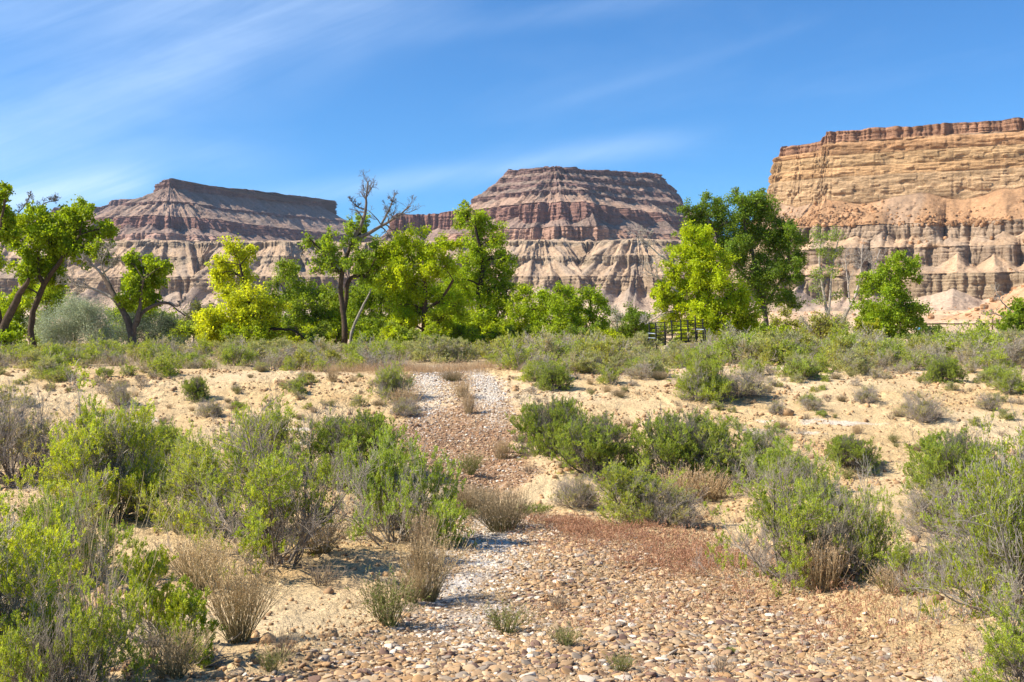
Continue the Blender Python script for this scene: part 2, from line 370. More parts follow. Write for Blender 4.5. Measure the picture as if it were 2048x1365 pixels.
                w = (ridge(U / 9.0 + 0.5 * fbm(U / 20, t * 2 + 0 * U, seed + 41, 2), t * 0.8 + i + 0 * U, seed + 40, 3) - 0.5) * 1.7
                s = s + w * warp * env; z = z + fbm(U / 6.0, t * 9 + i * 5 + 0 * U, seed + 43, 4) * 1.1 * warp * env
                cc = c0 * (1 + 0.25 * fbm(U / 14.0, t * 1.2 + i * 3 + 0 * U, seed + 44, 4) + 0.18 * (vn(U / 4.0, t * 2 + i + 0 * U, seed + 45) - 0.5))[:, None]
                gp = sstep(0.62, 0.8, vn(U / 22.0, i + t * 0.6 + 0 * U, seed + 46)) * 0.45
                gy = np.array([0.27, 0.22, 0.17]) * (c0.mean() / 0.27)
                cc = cc + (gy - cc) * gp[:, None]
            if i == 0: z = z + (1 - t) * cap_noise * (vn(U / 17.0, 0 * U, seed + 61) - 0.5)
            xy = PS[:, :2] + Nn * s[:, None]
            V.append(np.c_[xy, z]); C.append(cc)
    # plateau behind the rim
    ctr = np.array(back if back else [PS[:, 0].mean(), PS[:, 1].mean() + 300.0])
    top = []
    for f in (0.5, 0.22, 0.10, 0.04, 0.012):
        xy = V[0][:, :2] + (ctr - V[0][:, :2]) * f
        zt = V[0][:, 2] + 0.4 + (vn(U / 30.0, f * 60 + 0 * U, seed + 71) - 0.5) * 3
        top.append(np.c_[xy, zt]); C.insert(0, np.tile(np.array(layers[0][3]), (n, 1)))
    V = np.stack(top + V); C = np.stack(C); m = len(V)
    i = (np.arange(m - 1)[:, None] * n + np.arange(n - 1)[None]).ravel()
    Q = np.stack([i, i + n, i + n + 1, i + 1], 1)
    C = np.clip(C.reshape(-1, 3), 0.02, 0.9)
    o = obj(name, mesh_np(name, V.reshape(-1, 3), Q, C, False, mat))
    tag(o, label, kind='structure')
    return V
def rock_mat(name, k, bd):
    m = mat_col(name, 0.95, 0.14, 0.05 * k, 0.6, 0.5 * k, 0.05, fine=(0.35 * k, 0.16), bdist=bd)
    nt = m.node_tree; N = nt.nodes.new; L = nt.links.new
    b0 = [n for n in nt.nodes if n.type == 'BUMP'][0]; tc = [n for n in nt.nodes if n.type == 'TEX_COORD'][0]
    ge = N('ShaderNodeNewGeometry'); sp = N('ShaderNodeSeparateXYZ'); L(ge.outputs['True Normal'], sp.inputs[0])
    st = N('ShaderNodeMapRange'); L(sp.outputs[2], st.inputs[0]); st.inputs[1].default_value = 0.75; st.inputs[2].default_value = 0.45; st.clamp = True
    for sc, bs, dk in (((0.2, 0.2, 0.6), 0.7, 0.5), ((0.07, 0.07, 0.3), 0.8, 0.35)):     # bedding and broken ledges on steep rock
        mp = N('ShaderNodeMapping'); mp.inputs['Scale'].default_value = tuple(v * k for v in sc); L(tc.outputs['Object'], mp.inputs[0])
        n = N('ShaderNodeTexNoise'); n.inputs['Scale'].default_value = 1; n.inputs['Detail'].default_value = 7; n.inputs['Roughness'].default_value = 0.72
        n.inputs['Distortion'].default_value = 0.4; L(mp.outputs[0], n.inputs['Vector'])
        b = N('ShaderNodeBump'); b.inputs['Distance'].default_value = bd * 1.6; L(n.outputs[0], b.inputs['Height'])
        mu = N('ShaderNodeMath'); mu.operation = 'MULTIPLY'; mu.inputs[1].default_value = bs; L(st.outputs[0], mu.inputs[0]); L(mu.outputs[0], b.inputs['Strength'])
        pb = b0.outputs[0]; pr = [n_ for n_ in nt.nodes if n_.type == 'BSDF_PRINCIPLED'][0]
        L(pb, b.inputs['Normal']); L(b.outputs[0], pr.inputs['Normal']); b0 = b
    # vertical joints and stains, thin dark and pale beds
    pr = [n_ for n_ in nt.nodes if n_.type == 'BSDF_PRINCIPLED'][0]; src = pr.inputs['Base Color'].links[0].from_socket
    for sc, lo, hi in (((0.45, 0.45, 0.05), 0.90, 1.07), ((0.03, 0.03, 0.9), 0.80, 1.15), ((0.5, 0.5, 0.35), 0.78, 1.15)):
        mp = N('ShaderNodeMapping'); mp.inputs['Scale'].default_value = tuple(v * k for v in sc); L(tc.outputs['Object'], mp.inputs[0])
        n = N('ShaderNodeTexNoise'); n.inputs['Scale'].default_value = 1; n.inputs['Detail'].default_value = 8; n.inputs['Roughness'].default_value = 0.75; n.inputs['Distortion'].default_value = 0.3; L(mp.outputs[0], n.inputs['Vector'])
        mr = N('ShaderNodeMapRange'); mr.inputs[1].default_value = 0.35; mr.inputs[2].default_value = 0.65; mr.inputs[3].default_value = lo; mr.inputs[4].default_value = hi; L(n.outputs[0], mr.inputs[0])
        one = N('ShaderNodeMix'); one.data_type = 'FLOAT'; L(st.outputs[0], one.inputs[0]); one.inputs[2].default_value = 1.0; L(mr.outputs[0], one.inputs[3])
        vs = N('ShaderNodeVectorMath'); vs.operation = 'SCALE'; L(src, vs.inputs[0]); L(one.outputs[0] if sc[2] != 0.35 else mr.outputs[0], vs.inputs['Scale']); src = vs.outputs[0]
    L(src, pr.inputs['Base Color'])
    return m
ROCK = rock_mat('banded_sandstone', 1.0, 1.6)
ROCK_FAR = rock_mat('banded_sandstone_far', 0.45, 4.0)
def zr(row, D): return (HY - row) / F * D

# right mesa, nearest: warm tan cliffs over three tiers of grey fluted badland cliffs
TANC, REDC, ORG = (0.46, 0.27, 0.125), (0.34, 0.185, 0.11), (0.43, 0.25, 0.13)
GRY, CONE, SANDC = (0.35, 0.25, 0.165), (0.46, 0.31, 0.19), (0.60, 0.41, 0.25)
def lay(D0, rows):
    out = []
    for row, s, kd, c, cone, und in rows: out.append((zr(row, D0 - s), s, kd, c, cone, und))
    return out
R = lay(935, [(249, 0, 'top', (0.50, 0.35, 0.22), None, 2), (272, 1.5, 'cliff', REDC, None, 2.5), (276, 3.5, 'talus', ORG, None, 3),
     (300, 5, 'steep', (0.46, 0.262, 0.128), None, 3), (325, 7, 'steep', (0.47, 0.30, 0.15), None, 3), (345, 9, 'steep', (0.48, 0.29, 0.14), None, 3), (392, 13, 'steep', (0.48, 0.315, 0.17), (13, 75), 4),
     (446, 62, 'talus', ORG, (2, 30), 6), (472, 65, 'flute', GRY, (8, 24), 7), (493, 84, 'talus', CONE, (4, 26), 9),
     (523, 87, 'flute', GRY, (11, 34), 11), (547, 110, 'talus', CONE, (4, 30), 12), (590, 114, 'flute', (0.36, 0.26, 0.16), (12, 40), 12),
     (622, 150, 'talus', (0.46, 0.33, 0.23), (2, 50), 14), (641, 270, 'talus', SANDC, None, 16), (649, 430, 'talus', SANDC, None, 0)])
RM = build_mesa('mesa', 'tall tan cliffed mesa at the right edge with grey fluted tiers below', [
    (1900, 1500, -10, .6), (1660, 1250, -8, .6), (1553, 1006, -9, .7), (1600, 988, -9, .9), (1642, 976, -8, 1), (1645, 974, 0, 1), (1750, 955, 0, 1), (1900, 930, 0, 1), (2048, 907, 0, 1), (2400, 860, 0, 1), (2900, 800, 0, 1)],
    R, 0.7, 440, 101, ROCK, back=(700, 1500), smooth_m=7, cap_noise=2.5, warp=0.9)
# badlands shelf running under the left and middle mesas
BT, BC = (0.45, 0.315, 0.20), (0.37, 0.275, 0.18)
B = lay(1700, [(500, -330, 'top', (0.50, 0.33, 0.21), None, 0), (484, -10, 'talus', BT, (5, 70), 20), (487, 8, 'talus', BT, (5, 60), 26), (496, 11, 'flute', BC, (5, 60), 28),
     (516, 44, 'talus', BT, (4, 60), 34), (531, 48, 'flute', BC, (13, 66), 38), (556, 92, 'talus', BT, (5, 55), 44), (585, 98, 'flute', (0.38, 0.27, 0.17), (19, 75), 46),
     (622, 165, 'talus', (0.44, 0.32, 0.225), (7, 80), 52), (640, 330, 'talus', (0.60, 0.44, 0.31), None, 50), (649, 700, 'talus', SANDC, None, 0)])
build_mesa('badlands', 'low tan badlands shelf with cone shaped slopes below the mesas', [
    (-700, 1900, 0, 1), (-200, 1720, 0, 1), (150, 1725, 0, 1), (300, 1665, 0, 1), (420, 1700, 0, 1), (560, 1665, 0, 1), (700, 1720, 0, 1), (950, 1700, 0, 1), (1080, 1655, 0, 1), (1180, 1690, 0, 1), (1270, 1630, 0, 1), (1400, 1670, 0, 1), (1560, 1640, 0, 1), (1800, 1700, 0, 1)],
    B, 1.7, 330, 207, ROCK_FAR, back=(0, 3000), smooth_m=60, warp=1.3)
# middle mesa
PC, PT, RED2 = (0.22, 0.135, 0.11), (0.30, 0.205, 0.155), (0.29, 0.16, 0.12)
M = lay(2200, [(338, 0, 'top', (0.25, 0.18, 0.13), None, 4), (349, 3, 'cliff', PC, None, 8), (354, 17, 'talus', PT, None, 10), (363, 21, 'cliff', PC, None, 12),
     (369, 38, 'talus', PT, (3, 50), 14), (377, 42, 'cliff', PC, (5, 50), 16), (384, 60, 'talus', PT, None, 18), (392, 64, 'cliff', PC, (8, 60), 20),
     (408, 104, 'talus', (0.38, 0.25, 0.175), (6, 90), 30), (440, 116, 'cliff', RED2, (26, 120), 36), (456, 150, 'talus', PT, (5, 60), 40),
     (482, 160, 'cliff', (0.42, 0.25, 0.17), (14, 80), 42), (492, 200, 'talus', BT, None, 40), (522, 330, 'talus', BT, None, 0)])
build_mesa('mesa', 'flat topped reddish brown mesa in the centre with stepped rim', [
    (1300, 3100, -4, 1), (1010, 2700, 0, 1), (1011, 2290, 9, 1), (1060, 2230, 4, 1), (1112, 2170, 1, 1), (1180, 2270, 8, 1), (1318, 2480, 27, 1), (1326, 2580, 27, 1), (1325, 2850, 26, 1), (1290, 3400, 26, 1)],
    M, 2.0, 300, 303, ROCK_FAR, back=(250, 2900), smooth_m=40, warp=1.7)
build_mesa('mesa', 'low dark red rock shelf left of the central mesa', [
    (900, 2900, 0, 1), (786, 2500, 0, 1), (790, 2330, 0, 1), (850, 2350, 0, 1), (910, 2330, 6, 1), (980, 2300, 10, 1)],
    lay(2330, [(428, 0, 'top', RED2, None, 2), (462, 8, 'cliff', (0.27, 0.14, 0.105), (8, 60), 8), (484, 60, 'talus', PT, None, 20), (525, 200, 'talus', BT, None, 0)]),
    2.0, 110, 404, ROCK_FAR, back=(-20, 2700), smooth_m=25, warp=1.6)
# left butte: shaded face turned away from the sun
LB = lay(2550, [(364, 0, 'top', (0.24, 0.18, 0.14), None, 2), (382, 5, 'cliff', PC, (3, 50), 8), (408, 70, 'talus', PT, None, 16), (413, 73, 'cliff', PC, (6, 60), 20),
     (436, 130, 'talus', (0.37, 0.25, 0.18), (8, 70), 30), (458, 142, 'cliff', RED2, (18, 70), 34), (471, 185, 'talus', PT, (8, 60), 38),
     (484, 192, 'cliff', (0.42, 0.26, 0.19), (8, 60), 40), (494, 250, 'talus', BT, None, 40), (530, 420, 'talus', BT, None, 0)])
build_mesa('mesa', 'sloping topped purple brown butte on the left, its long face in shade', [
    (430, 3500, -60, 1.4), (300, 3000, -50, 1.4), (312, 2620, -12, 1.3), (322, 2540, 2, 1.1), (342, 2520, 3, 1), (400, 2640, 4, 1), (520, 2920, 22, 1), (640, 3260, 40, 1.1), (645, 3400, 42, 1.5), (646, 3800, 42, 1.7), (646, 4400, 40, 1.7)],
    LB, 2.2, 280, 505, ROCK_FAR, back=(-500, 3400), smooth_m=30, warp=1.7)
build_mesa('mesa', 'distant dark stepped mesa at the far left horizon', [
    (-500, 3500, 10, 1), (-60, 3600, -22, 1), (95, 3600, -20, 1), (110, 3500, 0, 1), (205, 3500, 2, 1), (225, 3480, 22, 1), (285, 3450, 24, 1), (330, 3700, 24, 1)],
    lay(3500, [(416, 0, 'top', PC, None, 4), (427, 6, 'cliff', PC, (3, 50), 10), (445, 90, 'talus', PT, (6, 80), 20), (455, 98, 'cliff', PC, (8, 80), 20),
     (480, 200, 'talus', PT, None, 30), (500, 400, 'talus', PT, None, 0)]), 3.2, 140, 606, ROCK_FAR, back=(-1000, 4500), smooth_m=30, warp=1.7)

# fallen blocks on the right mesa's slopes
def rocks_mesh(name, P, S, C, mat, seed, ico=None):
    rs = np.random.RandomState(seed)
    base = []
    for k in range(8):
        v = np.array([[x, y, z] for x in (-1, 1) for y in (-1, 1) for z in (-1, 1)], float) * rs.uniform(0.45, 0.75, (8, 3)); base.append(v)
    q = np.array([[0, 1, 3, 2], [4, 6, 7, 5], [0, 4, 5, 1], [2, 3, 7, 6], [0, 2, 6, 4], [1, 5, 7, 3]])
    V = []; Q = []; CC = []
    for i in range(len(P)):
        a, b = rs.uniform(0, 6.28), rs.uniform(-.5, .5)
        v = base[i % 8] * S[i] * rs.uniform(0.6, 1.2, 3)
        R_ = np.array([[cos(a), -sin(a), 0], [sin(a), cos(a), 0], [0, 0, 1]]) @ np.array([[1, 0, 0], [0, cos(b), -sin(b)], [0, sin(b), cos(b)]])
        V.append(v @ R_.T + P[i]); Q.append(q + 8 * i); CC.append(np.tile(C[i], (8, 1)))
    return mesh_np(name, np.concatenate(V), np.concatenate(Q), np.concatenate(CC), False, mat)
def build_rubble():
    rs = np.random.RandomState(5); V = RM.reshape(-1, 3); px = V[:, 0] / V[:, 1] * F + 1024; row = HY - V[:, 2] / V[:, 1] * F
    ok = (px > 1500) & (px < 2150) & (row > 402) & (row < 452)
    w = np.where(ok, ((row - 398) / 50) ** 1.3 * (0.22 + sstep(0.45, 0.7, vn(px / 60, row / 30, 3))), 0)
    lo = (px > 1500) & (px < 2150) & (((row > 476) & (row < 492)) | ((row > 527) & (row < 545)) | ((row > 610) & (row < 640))); w = np.where(lo, 0.04, w)
    w = w / w.sum(); idx = rs.choice(len(V), 7000, p=w)
    S = 0.4 + 0.95 * rs.pareto(2.6, len(idx)).clip(0, 2.4)
    C = np.array([0.47, 0.26, 0.13]) * rs.uniform(0.7, 1.35, (len(idx), 1))
    o = obj('talus_blocks', rocks_mesh('talus_blocks', V[idx], S, C, ROCK, 6)); tag(o, 'loose orange brown rock blocks strewn over the slopes of the right mesa', 'rubble', kind='stuff')
build_rubble()
# ------------------------------------------------------------------ plant geometry, vectorised
def nrm(v): return v / (np.linalg.norm(v, axis=-1, keepdims=True) + 1e-9)
def tubes(P, R, sides=3):
    """P (N,K,3) polylines, R (N,K) radii -> verts, quads"""
    N_, K, _ = P.shape
    T = np.gradient(P, axis=1); T = nrm(T)
    ref = np.tile(np.array([0.13, 0.31, 0.94]), (N_, 1)); bad = np.abs((T[:, 0] * ref).sum(1)) > 0.9; ref[bad] = (1, 0.2, 0)
    A = nrm(np.cross(T, ref[:, None, :])); B = np.cross(T, A)
    ang = np.arange(sides) / sides * 2 * pi
    V = P[:, :, None, :] + R[:, :, None, None] * (A[:, :, None, :] * np.cos(ang)[:, None] + B[:, :, None, :] * np.sin(ang)[:, None])
    V = V.reshape(-1, 3)
    n = (np.arange(N_) * K * sides)[:, None, None]; k = (np.arange(K - 1) * sides)[None, :, None]; s = np.arange(sides)[None, None, :]; s2 = (s + 1) % sides
    Q = np.stack(np.broadcast_arrays(n + k + s, n + k + s2, n + k + sides + s2, n + k + sides + s), -1).reshape(-1, 4)
    return V, Q
def sprout(rs, P, R, n, K, lo, hi, length, up=0.2, spread=0.8, wob=0.12, taper=0.25, rscale=0.6, lvar=0.4, keep=None):
    """n children per parent polyline"""
    N_ = len(P); Kp = P.shape[1]
    t = rs.uniform(lo, hi, (N_, n)); f = t * (Kp - 1); i = np.minimum(f.astype(int), Kp - 2); w = (f - i)[..., None]
    ar = np.arange(N_)[:, None]
    p0 = P[ar, i] * (1 - w) + P[ar, i + 1] * w; d0 = nrm(P[ar, i + 1] - P[ar, i]); r0 = (R[ar, i] * (1 - w[..., 0]) + R[ar, i + 1] * w[..., 0])
    p0 = p0.reshape(-1, 3); d0 = d0.reshape(-1, 3); r0 = r0.ravel()
    d = nrm(d0 * (1 - spread * 0.5) + nrm(rs.normal(size=p0.shape)) * spread + np.array([0, 0, up]))
    L_ = length * (1 + lvar * rs.uniform(-1, 1, len(p0))) * (1 - 0.35 * t.ravel())
    return grow(rs, p0, d, L_, K, wob, up * 0.3, r0 * rscale, taper), np.repeat(np.arange(N_), n)
def grow(rs, p0, d, L_, K, wob, up, r0, taper=0.25):
    n = len(p0); P = np.zeros((n, K, 3)); P[:, 0] = p0; L_ = np.broadcast_to(L_, (n,)); s = L_ / (K - 1)
    for k in range(1, K):
        d = nrm(d + wob * rs.normal(size=d.shape) + np.array([0, 0, up]) * 0.5); P[:, k] = P[:, k - 1] + d * s[:, None]
    R = np.broadcast_to(r0, (n,))[:, None] * np.linspace(1, taper, K)[None]
    return P, R
def leaves(rs, C0, D0, L_, W_, fold=0.0):
    """one 4-corner leaf per point: base C0, direction D0, length, width"""
    n = len(C0); side = nrm(np.cross(D0, nrm(rs.normal(size=(n, 3))))); L_ = np.broadcast_to(L_, (n,))[:, None]; W_ = np.broadcast_to(W_, (n,))[:, None]
    a = C0; b = C0 + D0 * L_ * 0.45 + side * W_ * 0.5; c = C0 + D0 * L_; d = C0 + D0 * L_ * 0.45 - side * W_ * 0.5
    V = np.stack([a, b, c, d], 1).reshape(-1, 3); Q = np.arange(n * 4).reshape(-1, 4)
    return V, Q
def join(parts):
    V = []; Q = []; C = []; o = 0
    for v, q, c in parts:
        V.append(v); Q.append(q + o); C.append(np.broadcast_to(c, v.shape) if np.ndim(c) < 2 or len(c) != len(v) else c); o += len(v)
    return np.concatenate(V), np.concatenate(Q), np.concatenate(C)
def along(rs, P, n, lo=0.0, hi=1.0):
    N_, Kp = P.shape[:2]; f = rs.uniform(lo, hi, (N_, n)) * (Kp - 1); i = np.minimum(f.astype(int), Kp - 2); w = (f - i)[..., None]; ar = np.arange(N_)[:, None]
    return (P[ar, i] * (1 - w) + P[ar, i + 1] * w).reshape(-1, 3), nrm(P[ar, i + 1] - P[ar, i]).reshape(-1, 3)

LEAF = mat_col('leaf', 0.55, 0.12, 0.8, spec=0.25, translucent=0.5, tcol=(1.4, 1.3, 0.4))
SHRUB_LEAF = mat_col('shrub_leaf', 0.7, 0.14, 2.0, spec=0.15, translucent=0.42, tcol=(1.25, 1.15, 0.5))
SILVER = mat_col('silver_leaf', 0.7, 0.12, 0.8, spec=0.2, translucent=0.25, tcol=(1.0, 1.05, 0.8))
BARK = mat_col('bark', 0.95, 0.35, 6.0, 0.8, 14.0, 0.1, bdist=0.05)
TWIG = mat_col('twig', 0.95, 0.25, 5.0, spec=0.1)
DRY = mat_col('dry_stem', 0.9, 0.15, 4.0, spec=0.1, translucent=0.15, tcol=(1.0, 0.9, 0.6))

# ------------------------------------------------------------------ shrubs
def make_shrub(seed, radius, height, stems, green=1.0, dead=0.25, leafc=(0.12, 0.19, 0.028), twigc=(0.44, 0.385, 0.315), density=1.0, leafl=0.02, upright=0.5, detail=3, lean=(0, 0), spike=0.0):
    """returns (branch mesh, foliage mesh); outline is an uneven dome of twiggy stems"""
    rs = np.random.RandomState(seed)
    a = rs.uniform(0, 2 * pi, stems); sp = np.sqrt(rs.uniform(0.02, 1, stems)) * (1.25 - 0.8 * upright)
    d = nrm(np.stack([np.cos(a) * sp * radius / height * 1.3 + lean[0], np.sin(a) * sp * radius / height * 1.3 + lean[1], np.ones(stems)], 1))
    sk = int(stems * 0.45); d[:sk] = nrm(np.stack([np.cos(a[:sk]), np.sin(a[:sk]), rs.uniform(0.02, 0.35, sk)], 1))     # skirt of low stems
    # each stem ends near an ellipsoid, some reach further
    Ls = 1 / np.sqrt((d[:, 0] ** 2 + d[:, 1] ** 2) / radius ** 2 + d[:, 2] ** 2 / height ** 2) * rs.uniform(0.62, 0.95, stems)
    p0 = np.stack([np.cos(a), np.sin(a), 0 * a], 1) * rs.uniform(0, 0.12 * radius, stems)[:, None] + np.array([0, 0, -0.04])
    k = height / 1.4; Ls = Ls * (0.72 + 0.42 * np.sin(a * 3 + seed) ** 2)
    P1, R1 = grow(rs, p0, d, Ls, 9, 0.13, 0.12, 0.017 * k * rs.uniform(.6, 1.2, stems), 0.35)
    isdead1 = rs.rand(stems) < dead * 0.6
    (P2, R2), par2 = sprout(rs, P1, R1, 9, 6, 0.22, 0.97, 0.40 * height, 0.33, 0.8, 0.18, 0.4, 0.62)
    m2 = P2[:, 3]; cl = np.sin(m2[:, 0] * 4.2 / k + seed) * np.sin(m2[:, 1] * 4.2 / k + 2 * seed) + 0.5 * np.sin(m2[:, 2] * 7 / k + seed)
    isdead2 = isdead1[par2] | (cl + rs.normal(size=len(P2)) * 0.35 < np.quantile(cl, min(0.95, dead * 0.85)) )
    (P3, R3), par3 = sprout(rs, P2, R2, 7, 5, 0.2, 1.0, 0.17 * height, 0.40, 0.8, 0.18, 0.4, 0.6)
    isdead3 = isdead2[par3]
    levels = [(P1, R1, 4), (P2, R2, 3), (P3, R3, 3)]
    tips = P3; tdead = isdead3
    if detail >= 3:
        (P4, R4), par4 = sprout(rs, P3, R3, 4, 4, 0.15, 1.0, 0.075 * height, 0.5, 0.75, 0.14, 0.4, 0.7)
        levels.append((P4, R4, 3)); tips = P4; tdead = isdead3[par4] | (rs.rand(len(P4)) < dead * .3)
    rmin = 0.0016 * k if detail >= 3 else 0.004 * k
    parts = []
    tw = np.array(twigc)
    for li, (P_, R_, sd_) in enumerate(levels):
        R_ = np.maximum(R_, rmin); v, q = tubes(P_, R_, sd_)
        c = tw * (0.62 if li == 0 else 0.85 if li == 1 else 1.0) * np.repeat(rs.uniform(0.65, 1.25, len(P_)), P_.shape[1] * sd_)[:, None]
        parts.append((v, q, c))
    bv = join(parts)
    live = tips[~tdead]
    # foliage density also follows a clumpy field, so bare grey windows stay open
    live = live[rs.rand(len(live)) < np.clip(green * 1.0, 0, 1)]
    nl = max(2, int((15 if detail >= 3 else 12) * density))
    C0, D0 = along(rs, live, nl, 0.05, 1.0)
    C0 = C0 + rs.normal(size=C0.shape) * leafl * 0.35; D = nrm(D0 * 0.9 + nrm(rs.normal(size=D0.shape)) * 0.7 + np.array([0, 0, .2]))
    ll = leafl * rs.uniform(0.7, 1.4, len(C0))
    v, q = leaves(rs, C0, D, ll, ll * 0.5)
    tone = np.repeat(rs.uniform(0.75, 1.25, len(live)), nl)[:, None] * rs.uniform(0.8, 1.2, (len(C0), 1))
    yel = np.repeat(rs.uniform(0, 1, len(live)), nl)[:, None] ** 2
    hz = np.clip(C0[:, 2:3] / height, 0, 1)
    c = np.array(leafc) * tone * (1 + np.array([0.45, 0.22, 0.0]) * yel) 
    fv = (v, q, np.repeat(c, 4, axis=0))
    return bv, fv
PROTO = {}
def shrub_proto(key, **kw):
    mat = kw.pop('mat', None) or SHRUB_LEAF
    b, f = make_shrub(**kw)
    PROTO[key] = (mesh_np('shrub_branches', b[0], b[1], b[2], False, TWIG), mesh_np('shrub_foliage', f[0], f[1], f[2], False, mat))
GRN, YGR, DGR, GRG = (0.36, 0.46, 0.055), (0.43, 0.53, 0.055), (0.30, 0.40, 0.06), (0.40, 0.41, 0.17)
shrub_proto('green_a', seed=1, radius=1.0, height=1.3, stems=34, green=1.0, dead=0.18, leafc=GRN, density=1.5, leafl=0.0185)
shrub_proto('green_b', seed=2, radius=0.9, height=1.3, stems=32, green=0.9, dead=0.3, leafc=YGR, density=1.5, leafl=0.0185, upright=0.6)
shrub_proto('green_c', seed=3, radius=1.1, height=1.3, stems=38, green=0.8, dead=0.42, leafc=GRN, density=1.3, leafl=0.018)
shrub_proto('dark_a', seed=4, radius=1.0, height=1.2, stems=34, green=.95, dead=0.22, leafc=DGR, density=1.5, leafl=0.0185, twigc=(0.22, 0.19, 0.16))
shrub_proto('grey_a', seed=5, radius=1.0, height=1.1, stems=38, green=0.45, dead=0.6, leafc=GRG, density=1.2, leafl=0.018, twigc=(0.42, 0.36, 0.30))
shrub_proto('green_d', seed=14, radius=1.2, height=1.1, stems=24, green=0.95, dead=0.35, leafc=(0.33, 0.45, 0.06), density=1.4, leafl=0.017, upright=0.3)
shrub_proto('green_e', seed=15, radius=0.8, height=1.4, stems=20, green=0.9, dead=0.25, leafc=(0.40, 0.49, 0.07), density=1.3, leafl=0.018, upright=0.7, lean=(0.25, 0.1))
shrub_proto('gnarly', seed=16, radius=1.1, height=1.2, stems=24, green=0.9, dead=0.48, leafc=GRN, density=1.5, leafl=0.018, upright=0.35, twigc=(0.36, 0.30, 0.24))
shrub_proto('dark_b', seed=17, radius=0.9, height=1.3, stems=16, green=0.9, dead=0.25, leafc=(0.28, 0.38, 0.06), density=1.5, leafl=0.018, upright=0.7)
shrub_proto('sprig', seed=6, radius=0.10, height=0.9, stems=3, green=1.0, dead=0.0, leafc=GRN, density=1.8, leafl=0.0185, upright=0.8)
for i_, (kk, cc, dd, gg, mt) in enumerate([('belt_green', GRN, .2, 1.0, None), ('belt_yellow', (0.38, 0.42, 0.09), .25, .9, None), ('belt_grey', (0.40, 0.39, 0.22), .45, .75, None),
                                 ('belt_dark', DGR, .15, 1, None), ('belt_dry', (0.34, 0.28, 0.18), .8, .3, None), ('belt_sage', (0.37, 0.41, 0.17), .3, .9, None)]):
    shrub_proto(kk, seed=20 + i_, radius=0.95, height=1.1, stems=16, green=gg, dead=dd, leafc=cc, density=0.8, leafl=0.048, detail=2, twigc=(0.46, 0.39, 0.31))
_first = {}
def put_shrub(key, loc, s, rz, label, group=None, name='shrub', cat='shrub'):
    bm_, fm_ = PROTO[key]
    t = thing(name, label, cat, loc, rz, group, s)
    obj('branches', bm_, t); obj('foliage', fm_, t); return t

